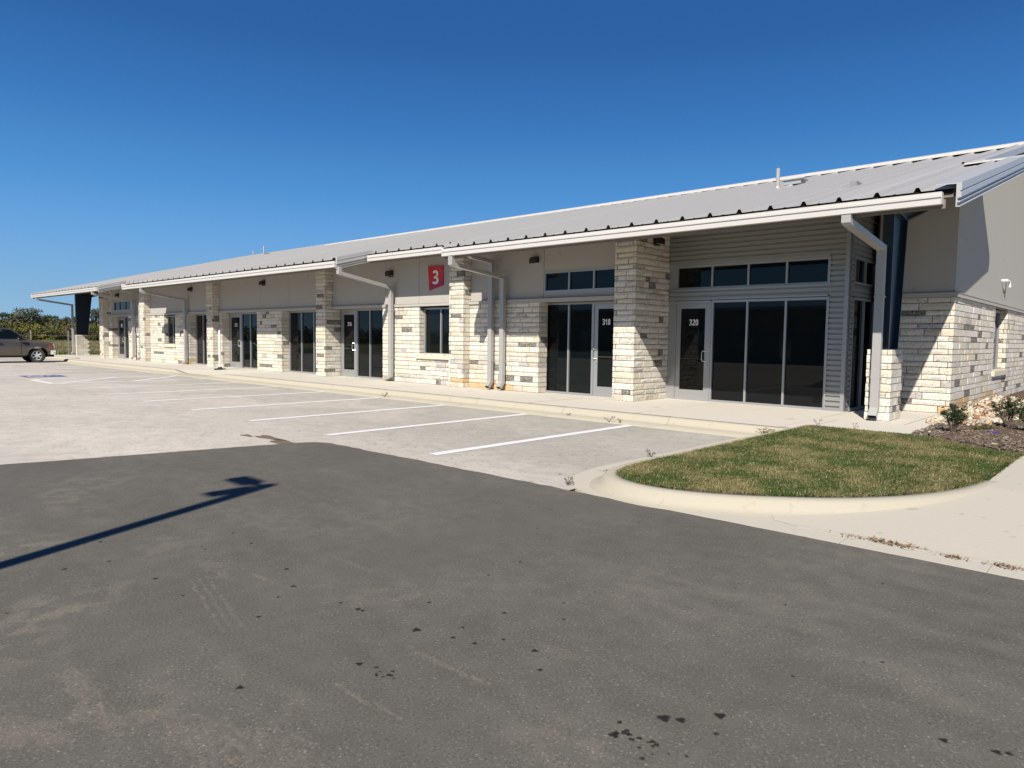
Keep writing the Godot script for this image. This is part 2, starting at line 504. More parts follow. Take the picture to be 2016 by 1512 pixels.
func lot_material(grain: Texture2D, bump: Texture2D):
	# the pale, worn parking lot: 50 x 20 m
	var W := 2048
	var H := 1024
	var a := noise_bytes(W, 41, 0.006, 5, FastNoiseLite.TYPE_SIMPLEX_SMOOTH, H)
	var b := noise_bytes(W, 42, 0.05, 4, FastNoiseLite.TYPE_SIMPLEX_SMOOTH, H)
	var p := noise_bytes(W, 44, 0.22, 1, FastNoiseLite.TYPE_SIMPLEX, H)
	var out := PackedByteArray()
	out.resize(W * H * 3)
	for y in H:
		var zz := -13.0 + 20.0 * y / H
		for x in W:
			var i := y * W + x
			var xx := -53.0 + 50.0 * x / W
			# the stalls nearest the island are greyer, with a ragged border, than the sandy middle
			var grey := clampf((xx + 15.5 + (a[i] - 128) * 0.05) / 4.0, 0.0, 1.0) * clampf((-6.0 - zz + (b[i] - 128) * 0.02) / 2.0, 0.0, 1.0)
			grey = maxf(grey, clampf((-9.3 - zz + (a[i] - 128) * 0.035) / 1.2, 0.0, 1.0) * 0.8)
			var v := 0.79 + (a[i] - 128) * 0.00030 + (b[i] - 128) * 0.00032
			var r := v * lerpf(1.02, 0.91, grey)
			var g := v * lerpf(0.988, 0.895, grey)
			var bl := v * lerpf(0.935, 0.845, grey)
			if p[i] > 232:
				var k := (p[i] - 232) / 23.0 * 0.28
				r -= k
				g -= k
				bl -= k
			out[i * 3] = int(clampf(r, 0, 1) * 255)
			out[i * 3 + 1] = int(clampf(g, 0, 1) * 255)
			out[i * 3 + 2] = int(clampf(bl, 0, 1) * 255)
	var m := mat("lot_asphalt", Color(1, 1, 1), 0.9, 0, 0.3)
	m.albedo_texture = texture(W, out, H)
	m.uv1_scale = Vector3(1.0 / 50.0, 1.0 / 20.0, 1)
	m.uv1_offset = Vector3(53.0 / 50.0, 13.0 / 20.0, 0)
	add_grain(m, grain, bump, 1.1, 0.3)

# ---------------------------------------------------------------- stones
func make_stone_meshes():
	# rough-hewn blocks of width 1 and height 1, back at z = 0, face proud by some centimetres
	for v in 7:
		var st := begin()
		var us := [-0.5, -0.27 + rng.randf_range(-0.06, 0.06), rng.randf_range(-0.06, 0.06), 0.27 + rng.randf_range(-0.06, 0.06), 0.5]
		var vs := [-0.5, rng.randf_range(-0.15, 0.15), 0.5]
		var g := []
		for r in 3:
			var row := []
			for c in 5:
				var rim: bool = r != 1 or c == 0 or c == 4
				var d := rng.randf_range(0.036, 0.044) if rim else rng.randf_range(0.044, 0.056)
				row.append(Vector3(us[c] + (rng.randf_range(-0.012, 0.012) if c > 0 and c < 4 else rng.randf_range(-0.008, 0.0) * signf(us[c])), vs[r] + (rng.randf_range(-0.03, 0.0) * signf(vs[r]) if r != 1 else 0.0), d))
			g.append(row)
		for r in 2:
			for c in 4:
				quad(st, g[r][c], g[r + 1][c], g[r + 1][c + 1], g[r][c + 1])
		var ring := []
		for c in 5: ring.append(g[0][c])
		ring.append(g[1][4])
		for c in range(4, -1, -1): ring.append(g[2][c])
		ring.append(g[1][0])
		for k in ring.size():
			var p: Vector3 = ring[k]
			var q: Vector3 = ring[(k + 1) % ring.size()]
			quad(st, Vector3(p.x, p.y, -0.03), p, q, Vector3(q.x, q.y, -0.03))
		stone_mesh.append(done(st))

func pick_stone(pos: Vector3, rust: Array) -> int:
	for r in rust:
		if r.has_point(pos) and rng.randf() < 0.75: return 6 if rng.randf() < 0.6 else 2
	var t := rng.randf()
	if t < 0.34: return 0
	if t < 0.66: return 1
	if t < 0.76: return 2
	if t < 0.85: return 3
	if t < 0.89: return 7
	if t < 0.94: return 4
	return 5

func lay(host: Node, origin: Vector3, u: Vector3, length: float, y1: float, holes: Array, c0 := 0, c1 := 0, y0 := WALK, longer := 1.0):
	# courses of stone over a wall face; `origin` is its foot, `u` runs to the right seen from the front, the face looks along n
	# c0, c1: how the ends meet the next face (1: they give way on odd courses, 2: on even courses, 0: they do not)
	var n := u.cross(Vector3.UP).normalized()
	var rust := [AABB(Vector3(-16.2, 0, -17), Vector3(2.2, 0.42, 3)), AABB(Vector3(-38.5, 0, -17), Vector3(1.8, 0.45, 3)), AABB(Vector3(-3.6, 0, -24), Vector3(0.6, 0.50, 7)), AABB(Vector3(-21, 0, -16), Vector3(1.2, 0.3, 2))]
	var y := y0
	var course := 0
	while y < y1 - 0.04:
		var h := 0.165 if course % 2 == 0 else 0.122
		if y1 - (y + h) < 0.05: h = y1 - y
		var spans := [[0.09 if (c0 == 1 and course % 2 == 1) or (c0 == 2 and course % 2 == 0) else 0.0, length - (0.09 if (c1 == 1 and course % 2 == 1) or (c1 == 2 and course % 2 == 0) else 0.0)]]
		for hole in holes:
			if y + h * 0.5 > hole.position.y and y + h * 0.5 < hole.end.y:
				var cut := []
				for s in spans:
					if hole.end.x <= s[0] or hole.position.x >= s[1]:
						cut.append(s)
						continue
					if hole.position.x > s[0] + 0.03: cut.append([s[0], hole.position.x])
					if hole.end.x < s[1] - 0.03: cut.append([hole.end.x, s[1]])
				spans = cut
		for s in spans:
			var x: float = s[0]
			while x < s[1] - 0.01:
				var w := (rng.randf_range(0.19, 0.50) if rng.randf() < 0.75 else rng.randf_range(0.42, 0.72)) * longer
				if s[1] - (x + w) < 0.16: w = s[1] - x
				if w > 0.75 * longer: w *= 0.5
				var at: Vector3 = origin + u * (x + w * 0.5)
				at.y = y + h * 0.5
				var b := Basis(u * (w - 0.011), Vector3.UP * (h - 0.011), n * rng.randf_range(0.85, 1.15))
				var to := EYE - at
				var size := sqrt(w * h * maxf(0.02, n.dot(to.normalized()))) / to.length()
				pending.append([size, Transform3D(b, at - n * 0.055), rng.randi() % stone_mesh.size(), pick_stone(at, rust), host])
				x += w
		y += h
		course += 1

func set_stones():
	# the 300 that show largest are pieces of their own; the rest is one part of the building
	pending.sort_custom(func(p, q): return p[0] > q[0])
	var st := []
	for k in stone_mats.size():
		var s := SurfaceTool.new()
		s.begin(Mesh.PRIMITIVE_TRIANGLES)
		st.append(s)
	for k in pending.size():
		var p: Array = pending[k]
		if k < 300:
			put(p[4], "stone", stone_mesh[p[2]], stone_mats[p[3]], p[1])
		else:
			st[p[3]].append_from(stone_mesh[p[2]], 0, p[1])
	var all := ArrayMesh.new()
	for k in st.size():
		all = st[k].commit(all)
		all.surface_set_material(all.get_surface_count() - 1, stone_mats[k])
	var rest := put(building, "stone_veneer", all, null)
	rest.set_meta("kind", "stuff")

# ---------------------------------------------------------------- ground, lot, road, walk
func ramp(x: float) -> float:
	return clampf(1.0 - (absf(x + 29.4) - 1.3) / 1.1, 0.0, 1.0)

func walk_y(x: float, z: float) -> float:
	return WALK - 0.135 * ramp(x) * clampf((z + 14.3) / 1.65, 0.0, 1.0)

func ragged(pts: Array, amount: float, step := 0.16) -> PackedVector2Array:
	var out := PackedVector2Array()
	for i in pts.size() - 1:
		var p: Vector2 = pts[i]
		var q: Vector2 = pts[i + 1]
		var n := maxi(1, int(p.distance_to(q) / step))
		var side := (q - p).normalized().orthogonal()
		for k in n:
			out.append(p.lerp(q, float(k) / n) + side * rng.randf_range(-amount, amount))
	out.append(pts[-1])
	return out

func ground():
	var g := put(self, "ground", sheet(PackedVector2Array([Vector2(-900, -700), Vector2(700, -700), Vector2(700, 700), Vector2(-900, 700)]), -0.025), M.field_soil)
	tag(g, "dry grassy field floor reaching to the far tree line", "field", "", "structure")
	var lot := put(self, "parking_lot", sheet(PackedVector2Array([Vector2(-57, -13.5), Vector2(-47, -13.5), Vector2(-47, -11.9), Vector2(-4.8, -11.9), Vector2(-4.8, 24), Vector2(-57, 24)]), 0.0), M.lot_asphalt)
	tag(lot, "pale worn asphalt parking lot with white stall lines", "parking lot", "", "structure")
	var edge := ragged([Vector2(-13.2, 8.0), Vector2(-11.3, 0.6), Vector2(-10.78, -2.0), Vector2(-9.98, -5.7), Vector2(-9.82, -6.03), Vector2(-9.5, -6.16)], 0.018)
	edge.append_array(ragged([Vector2(-9.45, -6.15), Vector2(-4.9, -6.15)], 0.022))
	edge.append_array(ragged([Vector2(-4.88, -6.14), Vector2(3.0, -6.14)], 0.006))
	edge.append_array(PackedVector2Array([Vector2(40, -6.14), Vector2(40, 12.0), Vector2(-14.0, 12.0)]))
	var road := put(self, "road", sheet(edge, 0.006), M.road_asphalt)
	tag(road, "dark grey asphalt road with tyre marks and oil drips", "road", "", "structure")
	# the walk along the front, slab by slab
	var walk := thing("walkway", Vector3.ZERO, "cream concrete walkway along the front of the stone building", "walkway")
	walk.set_meta("kind", "structure")
	var bed := begin()
	for r in [[-57.0, -48.4, -13.75, -17.2], [-48.4, -10.35, -12.75, -15.75], [-10.35, -4.7, -12.75, -16.7], [-4.7, -2.9, -13.3, -18.0]]:
		var n := int((r[1] - r[0]) / 0.5) + 1
		for k in n:
			var x0 := lerpf(r[0], r[1], float(k) / n)
			var x1 := lerpf(r[0], r[1], float(k + 1) / n)
			var zs := [r[2], -14.3, r[3]] if r[2] > -14.3 else [r[2], r[3]]
			for j in zs.size() - 1:
				quad(bed, Vector3(x0, walk_y(x0, zs[j]) - 0.022, zs[j]), Vector3(x0, walk_y(x0, zs[j + 1]) - 0.022, zs[j + 1]), Vector3(x1, walk_y(x1, zs[j + 1]) - 0.022, zs[j + 1]), Vector3(x1, walk_y(x1, zs[j]) - 0.022, zs[j]))
	put(walk, "slab_bed", done(bed), M.joint_dark)
	var x := -56.9
	while x < -2.8:
		var w := 3.05
		var x1 := minf(x + w, -2.82)
		var front := -13.7 if x < -48.3 else -12.665
		if x1 > -4.6:
			slab(walk, x, -4.70, -12.665, -14.85)
			slab(walk, -4.68, x1, -13.27, -14.80)
			slab(walk, x, -3.52, -14.87, -18.3)
			slab(walk, -3.5, x1, -14.83, -17.6)
			break
		slab(walk, x, x1, front, -14.85)
		slab(walk, x, x1, -14.87, -17.2 if x < -49.5 else (-16.7 if x1 > -10.4 else -15.75))
		x += w

func slab(walk: Node, x0: float, x1: float, z0: float, z1: float):
	var st := begin()
	var g := 0.006
	x0 += g
	x1 -= g
	z0 -= g * 0.5
	z1 += g * 0.5
	var n := maxi(1, int((x1 - x0) / 0.5)) if absf((x0 + x1) * 0.5 + 29.4) < 4.5 else 1
	var zs := [z0, -14.3, z1] if z0 > -14.3 and n > 1 else [z0, z1]
	var lift := rng.randf_range(-0.004, 0.004)
	for k in n:
		var a := lerpf(x0, x1, float(k) / n)
		var b := lerpf(x0, x1, float(k + 1) / n)
		for j in zs.size() - 1:
			var p := Vector3(a, walk_y(a, zs[j]) + lift, zs[j])
			var q := Vector3(a, walk_y(a, zs[j + 1]) + lift, zs[j + 1])
			var r := Vector3(b, walk_y(b, zs[j + 1]) + lift, zs[j + 1])
			var s := Vector3(b, walk_y(b, zs[j]) + lift, zs[j])
			quad(st, p, q, r, s)
			if j == 0: quad(st, p + Vector3.DOWN * 0.1, p, s, s + Vector3.DOWN * 0.1)
			if k == 0: quad(st, q + Vector3.DOWN * 0.1, q, p, p + Vector3.DOWN * 0.1)
			if k == n - 1: quad(st, s + Vector3.DOWN * 0.1, s, r, r + Vector3.DOWN * 0.1)
	put(walk, "slab", done(st), M.walk_concrete)

func curve(pts: Array, steps := 5) -> Array:
	var out := []
	for i in pts.size() - 1:
		var p0: Vector2 = pts[maxi(i - 1, 0)]
		var p1: Vector2 = pts[i]
		var p2: Vector2 = pts[i + 1]
		var p3: Vector2 = pts[mini(i + 2, pts.size() - 1)]
		for k in steps:
			out.append(p1.cubic_interpolate(p2, p0, p3, float(k) / steps))
	out.append(pts[-1])
	return out

func sweep(path: Array, profile: Array, height: Callable) -> ArrayMesh:
	# profile: (distance outwards, height) from the back of the kerb to the pan; outwards is to the right of the path
	var st := SurfaceTool.new()
	st.begin(Mesh.PRIMITIVE_TRIANGLES)
	st.set_smooth_group(0)
	var rows := []
	for i in path.size():
		var d: Vector2 = (path[mini(i + 1, path.size() - 1)] - path[maxi(i - 1, 0)]).normalized()
		var out := Vector2(-d.y, d.x)
		var row := []
		for q in profile:
			var p: Vector2 = path[i] + out * q.x
			row.append(Vector3(p.x, height.call(p, q), p.y))
		rows.append(row)
	for i in rows.size() - 1:
		for k in profile.size() - 1:
			quad(st, rows[i][k], rows[i + 1][k], rows[i + 1][k + 1], rows[i][k + 1])
	return done(st)

func kerbs():
	var kerb := thing("kerb", Vector3.ZERO, "long rounded concrete kerb between parking lot and walkway", "kerb")
	kerb.set_meta("kind", "structure")
	var profile := [Vector2(0.0, 0.0), Vector2(0.0, 0.149), Vector2(0.12, 0.147), Vector2(0.155, 0.139), Vector2(0.18, 0.122), Vector2(0.215, 0.06), Vector2(0.25, 0.028), Vector2(0.31, 0.014), Vector2(0.88, 0.007), Vector2(0.89, -0.02)]
	var h := func(p: Vector2, q: Vector2): return maxf(q.y * (1.0 - 0.86 * ramp(p.x)), minf(q.y, 0.008))
	# cast in lengths with open joints
	var cuts := [-47.0, -43.9, -40.9, -37.8, -34.8, -31.9, -30.2, -28.4, -26.7, -23.9, -21.3, -19.25, -16.6, -13.7, -12.7, -9.9, -7.2, -4.6]
	for i in cuts.size() - 1:
		var path := []
		var n := maxi(2, int((cuts[i + 1] - cuts[i]) / 0.35))
		for k in n + 1: path.append(Vector2(lerpf(cuts[i] + 0.0025, cuts[i + 1] - 0.0025, float(k) / n), -12.655))
		put(kerb, "kerb_length", sweep(path, profile, h), M.kerb_concrete)
	var nose := curve([Vector2(-56.9, -13.70), Vector2(-52, -13.70), Vector2(-49.6, -13.7), Vector2(-48.9, -13.66), Vector2(-48.45, -13.4), Vector2(-48.2, -13.0), Vector2(-47.75, -12.72), Vector2(-47.0, -12.655)], 4)
	put(kerb, "kerb_length", sweep(nose, profile, h), M.kerb_concrete)

func island_edge() -> Array:
	return curve([Vector2(-4.72, -13.3), Vector2(-4.72, -11.0), Vector2(-4.72, -8.6), Vector2(-4.73, -7.6), Vector2(-4.66, -7.02), Vector2(-4.48, -6.68), Vector2(-4.23, -6.51), Vector2(-3.92, -6.45), Vector2(-3.62, -6.48), Vector2(-3.25, -6.62), Vector2(-2.87, -6.85), Vector2(-2.45, -7.18), Vector2(-2.12, -7.54), Vector2(-1.83, -7.98), Vector2(-1.63, -8.43), Vector2(-1.48, -8.95), Vector2(-1.40, -9.5)], 4)

func island():
	var isle := thing("island_kerb", Vector3.ZERO, "rounded concrete kerb and gutter pan round the grass island", "kerb")
	isle.set_meta("kind", "structure")
	var profile := [Vector2(-0.01, 0.10), Vector2(0.0, 0.148), Vector2(0.10, 0.150), Vector2(0.14, 0.143), Vector2(0.17, 0.126), Vector2(0.215, 0.065), Vector2(0.25, 0.034), Vector2(0.30, 0.018), Vector2(0.36, 0.004)]
	var e := island_edge()
	put(isle, "kerb_length", sweep(e, profile, func(_p, q): return q.y), M.kerb_concrete)
	var pan := curve([Vector2(-5.34, -12.0), Vector2(-5.36, -9.0), Vector2(-5.40, -7.9), Vector2(-5.39, -7.5), Vector2(-5.31, -7.05), Vector2(-5.14, -6.63), Vector2(-4.86, -6.33), Vector2(-4.5, -6.17), Vector2(-4.0, -6.146)], 5)
	var poly := PackedVector2Array(pan)
	poly.append_array(PackedVector2Array([Vector2(-1.9, -6.142), Vector2(-1.9, -6.40), Vector2(-2.2, -6.6), Vector2(-3.0, -7.0), Vector2(-4.5, -7.5), Vector2(-4.6, -12.0)]))
	put(isle, "gutter_pan", slab_mesh(poly, -0.05, 0.010), M.apron_concrete)
	for s in [[-1.895, -0.86], [-0.855, 1.8], [1.81, 4.5], [4.51, 8.0]]:
		put(isle, "gutter_pan", slab_mesh(PackedVector2Array([Vector2(s[0], -6.142), Vector2(s[1], -6.142), Vector2(s[1], -6.40), Vector2(s[0], -6.40)]), -0.05, 0.010), M.apron_concrete)
	# the apron climbs from the pan to the side walk
	var apron := thing("sidewalk", Vector3.ZERO, "pale concrete apron and side walk to the right of the grass", "sidewalk")
	apron.set_meta("kind", "structure")
	var st := begin()
	var y_at := func(z): return 0.012 + 0.132 * clampf((-6.5 - z) / 2.6, 0.0, 1.0)
	var zs := [-6.41, -6.5, -7.2, -7.9, -8.6, -9.1, -9.13]
	var lefts := [-2.35, -2.6, -3.0, -2.6, -2.1, -1.75, -1.7]
	for i in zs.size() - 1:
		quad(st, Vector3(lefts[i], y_at.call(zs[i]), zs[i]), Vector3(lefts[i + 1], y_at.call(zs[i + 1]), zs[i + 1]), Vector3(8, y_at.call(zs[i + 1]), zs[i + 1]), Vector3(8, y_at.call(zs[i]), zs[i]))
	quad(st, Vector3(-2.35, -0.05, -6.41), Vector3(-2.35, y_at.call(-6.41), -6.41), Vector3(8, y_at.call(-6.41), -6.41), Vector3(8, -0.05, -6.41))
	put(apron, "slab", done(st), M.apron_concrete)
	var z := -9.14
	while z > -30.0:
		sub_box(apron, "slab", Vector3(-1.36, 0.0, z), Vector3(0.16, 0.144, z - 1.50), M.apron_concrete)
		sub_box(apron, "slab", Vector3(0.17, 0.0, z), Vector3(8.0, 0.144, z - 1.50), M.apron_concrete)
		z -= 1.508
	# soil and turf
	var turf := PackedVector2Array(island_edge())
	turf.append_array(PackedVector2Array([Vector2(-1.36, -12.2), Vector2(-1.65, -12.25), Vector2(-2.1, -12.5), Vector2(-2.55, -13.0), Vector2(-2.8, -13.26)]))
	var soil := put(self, "soil", sheet(turf, 0.142), M.turf_soil)
	tag(soil, "soil under the grass of the kerbed island", "soil", "", "structure")
	turf_blades(turf)
	var bed := put(self, "planting_bed", bed_mesh(), M.mulch)
	tag(bed, "dark mulch bed between the end wall and side walk", "planting bed", "", "structure")

func bed_mesh() -> ArrayMesh:
	var st := SurfaceTool.new()
	st.begin(Mesh.PRIMITIVE_TRIANGLES)
	st.set_smooth_group(0)
	var n := FastNoiseLite.new()
	n.seed = 5
	n.frequency = 0.9
	var nx := 22
	var nz := 90
	var at := func(i, j):
		var z: float = lerpf(-12.15, -30.0, float(j) / nz)
		var left := -3.42 if z < -17.5 else lerpf(-2.78, -3.0, clampf((-13.2 - z) / 4.0, 0, 1)) if z < -13.2 else lerpf(-1.45, -2.78, clampf((-12.15 - z) / 1.05, 0, 1))
		var x: float = lerpf(left, -1.36, float(i) / nx)
		var inner: float = minf(minf(i, nx - i) / 4.0, minf(j, 8) / 6.0)
		return Vector3(x, 0.140 + clampf(inner, 0.0, 1.0) * (0.03 + 0.035 * (n.get_noise_2d(x, z) + 0.6)), z)
	for j in nz:
		for i in nx:
			quad(st, at.call(i, j), at.call(i, j + 1), at.call(i + 1, j + 1), at.call(i + 1, j))
	return done(st)

func parking_marks():
	var lot: Node = get_node("parking_lot")
	for k in 15:
		var x := -7.66 - 2.745 * k
		var z0 := -6.62 if k < 7 else -6.75
		put(lot, "parking_line", sheet(ragged([Vector2(x - 0.095, -11.76), Vector2(x - 0.095, z0), Vector2(x + 0.095, z0), Vector2(x + 0.095, -11.76)], 0.004, 0.25), 0.005), M.line_paint)
	var xa := -7.66 - 2.745 * 7
	var xb := xa - 2.745
	put(lot, "parking_line", sheet(PackedVector2Array([Vector2(xb + 0.06, -6.62), Vector2(xa - 0.06, -6.62), Vector2(xa - 0.06, -6.82), Vector2(xb + 0.06, -6.82)]), 0.005), M.line_paint)
	for z in [-4.45, -6.85, -9.25]:
		var p := Vector2(xa - 0.07, z)
		var q := Vector2(xb + 0.07, z - 2.6)
		if p.y > -6.84: p = p.lerp(q, (p.y + 6.84) / (p.y - q.y))
		if q.y < -11.7: q = q.lerp(p, (-11.7 - q.y) / (p.y - q.y))
		var s := (q - p).normalized().orthogonal() * 0.10
		put(lot, "hatch_line", sheet(PackedVector2Array([p - s, p + s, q + s, q - s]), 0.005), M.line_paint)
	# wheelchair symbol: blue field, white figure
	var c := Vector2(-31.85, -7.62)
	put(lot, "accessible_field", sheet(PackedVector2Array([c + Vector2(-0.70, -0.66), c + Vector2(0.70, -0.66), c + Vector2(0.70, 0.66), c + Vector2(-0.70, 0.66)]), 0.005), M.blue_paint)
	var fig := begin()
	var strokes := [[Vector2(-0.06, -0.34), Vector2(-0.02, 0.06)], [Vector2(-0.02, 0.06), Vector2(0.22, 0.06)], [Vector2(0.22, 0.06), Vector2(0.34, 0.36)], [Vector2(0.34, 0.36), Vector2(0.46, 0.31)], [Vector2(-0.05, -0.14), Vector2(0.20, -0.14)]]
	for k in 14:
		var a0 := deg_to_rad(25.0 + k * 19.0)
		var a1 := deg_to_rad(25.0 + (k + 1) * 19.0)
		strokes.append([Vector2(0.0, 0.22) + Vector2(cos(a0), sin(a0)) * 0.27, Vector2(0.0, 0.22) + Vector2(cos(a1), sin(a1)) * 0.27])
	for s in strokes:
		var o: Vector2 = (s[1] - s[0]).normalized().orthogonal() * 0.065
		var f := []
		for p in [s[0] - o, s[1] - o, s[1] + o, s[0] + o]: f.append(Vector3(c.x + p.x, 0.010, c.y + p.y))
		quad(fig, f[0], f[1], f[2], f[3])
	for k in 10:
		for p in [Vector2.ZERO, Vector2(cos(TAU * k / 10), sin(TAU * k / 10)) * 0.085, Vector2(cos(TAU * (k + 1) / 10), sin(TAU * (k + 1) / 10)) * 0.085]:
			fig.add_vertex(Vector3(c.x - 0.07 + p.x, 0.010, c.y - 0.45 + p.y))
	put(lot, "accessible_figure", done(fig), M.line_paint)
	# damp oil stains where the lot meets the road
	for s in ["-10.76 -5.75 .42 .10", "-10.15 -5.68 .40 .13", "-11.25 -5.6 .16 .06", "-10.02 -2.6 .25 .06"]:
		var f: PackedStringArray = s.split(" ")
		var poly := PackedVector2Array()
		for k in 26:
			var a := TAU * k / 26
			var r := 1.0 + 0.28 * sin(3.0 * a + f[0].to_float()) + rng.randf_range(-0.15, 0.15)
			poly.append(Vector2(float(f[0]) + cos(a) * float(f[2]) * r, float(f[1]) + sin(a) * float(f[3]) * r))
		if Geometry2D.triangulate_polygon(poly).size(): put(lot, "oil_stain", sheet(poly, 0.004), M.oil if M.has("oil") else mat("oil", Color(0.16, 0.115, 0.075), 0.75))

# ---------------------------------------------------------------- the building
func soffit_y(z: float) -> float:
	return EAVE_Y - 0.15 + SLOPE * (EAVE_Z - z)

func wall_stone(x0: float, x1: float, z: float, y1: float, holes := [], c0 := 0, c1 := 0, reveal := true, called := "stone_wall"):
	# a wall facing the lot; holes are Rect2 in (x, y)
	var w := hook(building, called)
	var core := begin()
	var xs := [x0]
	for hole in holes:
		xs.append(hole.position.x)
		xs.append(hole.end.x)
	xs.append(x1)
	var b0 := 0.05 if c0 else 0.0
	var b1 := 0.05 if c1 else 0.0
	for i in xs.size() - 1:
		var isle := false
		for hole in holes:
			if absf(xs[i] - hole.position.x) < 0.001:
				isle = true
				box(core, Vector3(xs[i], 0, z - 0.05), Vector3(xs[i + 1], hole.position.y, z - 0.45))
				box(core, Vector3(xs[i], hole.end.y, z - 0.05), Vector3(xs[i + 1], y1, z - 0.45))
		var ends: float = b1 if i == xs.size() - 2 else 0.05
		if not isle: box(core, Vector3(xs[i] + (b0 if i == 0 else 0.0), 0, z - 0.05), Vector3(xs[i + 1] - ends, y1, z - 0.45))
	put(w, "mortar_core", done(core), M.mortar)
	var hs := []
	for hole in holes: hs.append(Rect2(hole.position.x - x0, hole.position.y, hole.size.x, hole.size.y))
	lay(w, Vector3(x0, 0, z), Vector3.RIGHT, x1 - x0, y1, hs, c0, c1)
	if reveal:
		# the right-hand end of the wall, and the sides of its openings, are stone too
		if c1: lay(w, Vector3(x1, 0, z), Vector3.FORWARD, 0.40, y1, [], 2, 0)
		for hole in holes:
			lay(w, Vector3(hole.position.x + 0.001, 0, z - 0.05), Vector3.FORWARD, 0.26, hole.end.y, [Rect2(0, 0, 9, hole.position.y)], 0, 0)
	return w

func pillar(x0: float, x1: float, z0: float, depth: float, y_top := 4.56):
	var p := hook(building, "stone_pillar")
	sub_box(p, "mortar_core", Vector3(x0 + 0.05, 0, z0 - 0.05), Vector3(x1 - 0.05, y_top, z0 - depth), M.mortar)
	lay(p, Vector3(x0, 0, z0), Vector3.RIGHT, x1 - x0, y_top, [], 1, 1)
	lay(p, Vector3(x1, 0, z0), Vector3.FORWARD, depth, 4.46, [], 2, 0)
	var run := 0.0
	while run < depth - 0.05:
		var bit := minf(0.55, depth - run)
		lay(p, Vector3(x1, 0, z0 - run), Vector3.FORWARD, bit, soffit_y(z0 - run - bit) + 0.03, [], 0, 0, 4.467)
		run += bit
	lay(p, Vector3(x0, 0, z0 - minf(depth, 0.7)), Vector3.BACK, minf(depth, 0.7), y_top, [], 0, 2)
	return p

func frame_bar(st: SurfaceTool, x0: float, x1: float, y0: float, y1: float, z: float, depth := 0.11):
	box(st, Vector3(x0, y0, z), Vector3(x1, y1, z - depth))

func glazing(called: String, x0: float, x1: float, z: float, y0: float, y1: float, mullions: Array, sill := 0.055, facing := "z"):
	# an aluminium frame with panes; mullions are positions along the wall
	var w := hook(building, called)
	var fr := begin()
	frame_bar(fr, x0, x1, y1 - 0.06, y1, z + 0.002)
	frame_bar(fr, x0, x1, y0, y0 + sill, z + 0.002)
	frame_bar(fr, x0, x0 + 0.05, y0 + sill, y1 - 0.06, z)
	frame_bar(fr, x1 - 0.05, x1, y0 + sill, y1 - 0.06, z)
	put(w, "frame", done(fr), M.aluminium)
	var xs := [x0 + 0.05]
	for m in mullions:
		sub_box(w, "mullion", Vector3(m - 0.025, y0 + sill, z - 0.002), Vector3(m + 0.025, y1 - 0.06, z - 0.11), M.aluminium)
		xs.append(m - 0.025)
		xs.append(m + 0.025)
	xs.append(x1 - 0.05)
	for i in range(0, xs.size(), 2):
		sub_box(w, "pane", Vector3(xs[i], y0 + sill, z - 0.055), Vector3(xs[i + 1], y1 - 0.06, z - 0.075), M.glass_dark)
	if facing == "x":
		# made along x, then turned to look along +x: x -> -z
		pass
	return w

func door(x0: float, x1: float, z: float, number: String, handle_right := true, shift := 0.0):
	var d := hook(building, "door")
	var y0 := WALK + 0.012
	var y1 := 2.655
	var fr := begin()
	frame_bar(fr, x0 - 0.045, x0 - 0.004, WALK, y1 + 0.06, z + 0.006, 0.12)
	frame_bar(fr, x1 + 0.004, x1 + 0.045, WALK, y1 + 0.06, z + 0.006, 0.12)
	frame_bar(fr, x0 - 0.004, x1 + 0.004, y1 + 0.004, y1 + 0.075, z + 0.006, 0.12)
	put(d, "frame", done(fr), M.aluminium)
	var leaf := begin()
	frame_bar(leaf, x0, x0 + 0.125, y0, y1, z - 0.012, 0.05)
	frame_bar(leaf, x1 - 0.125, x1, y0, y1, z - 0.012, 0.05)
	frame_bar(leaf, x0 + 0.125, x1 - 0.125, y1 - 0.125, y1, z - 0.012, 0.05)
	frame_bar(leaf, x0 + 0.125, x1 - 0.125, y0, y0 + 0.26, z - 0.012, 0.05)
	put(d, "leaf", done(leaf), M.aluminium)
	sub_box(d, "threshold", Vector3(x0, WALK - 0.02, z + 0.03), Vector3(x1, y0 - 0.002, z - 0.1), M.steel_bright)
	sub_box(d, "pane", Vector3(x0 + 0.125, y0 + 0.26, z - 0.030), Vector3(x1 - 0.125, y1 - 0.125, z - 0.045), M.glass_dark)
	# the inside push bar shows through as a thin pale line
	sub_box(d, "push_bar", Vector3(x0 + 0.125, 1.225, z - 0.027), Vector3(x1 - 0.125, 1.238, z - 0.0295), M.joint_dark)
	var hx := x1 - 0.10 if handle_right else x0 + 0.07
	var h := begin()
	tube(h, [Vector3(hx + 0.035, 1.44, z - 0.02), Vector3(hx - 0.045, 1.44, z + 0.045), Vector3(hx - 0.06, 1.40, z + 0.055), Vector3(hx - 0.06, 1.22, z + 0.055), Vector3(hx - 0.045, 1.18, z + 0.045), Vector3(hx + 0.035, 1.18, z - 0.02)], [0.0125, 0.0125, 0.0125, 0.0125, 0.0125, 0.0125], 8)
	put(d, "handle", done(h), M.steel_bright)
	var lock := begin()
	tube(lock, [Vector3(hx + 0.035, 1.06, z - 0.015), Vector3(hx + 0.035, 1.06, z + 0.004)], [0.018, 0.018], 10)
	put(d, "lock", done(lock), M.steel_bright)
	if number:
		lettering(d, "unit_number", number, Vector3((x0 + x1) * 0.5 + 0.02 + shift, 2.17, z - 0.0275), 0.155, M.number_white, 0.76)
	else:
		sub_box(d, "notice", Vector3(x0 + 0.42, 2.08, z - 0.0275), Vector3(x0 + 0.66, 2.30, z - 0.0295), M.number_white)
	return d

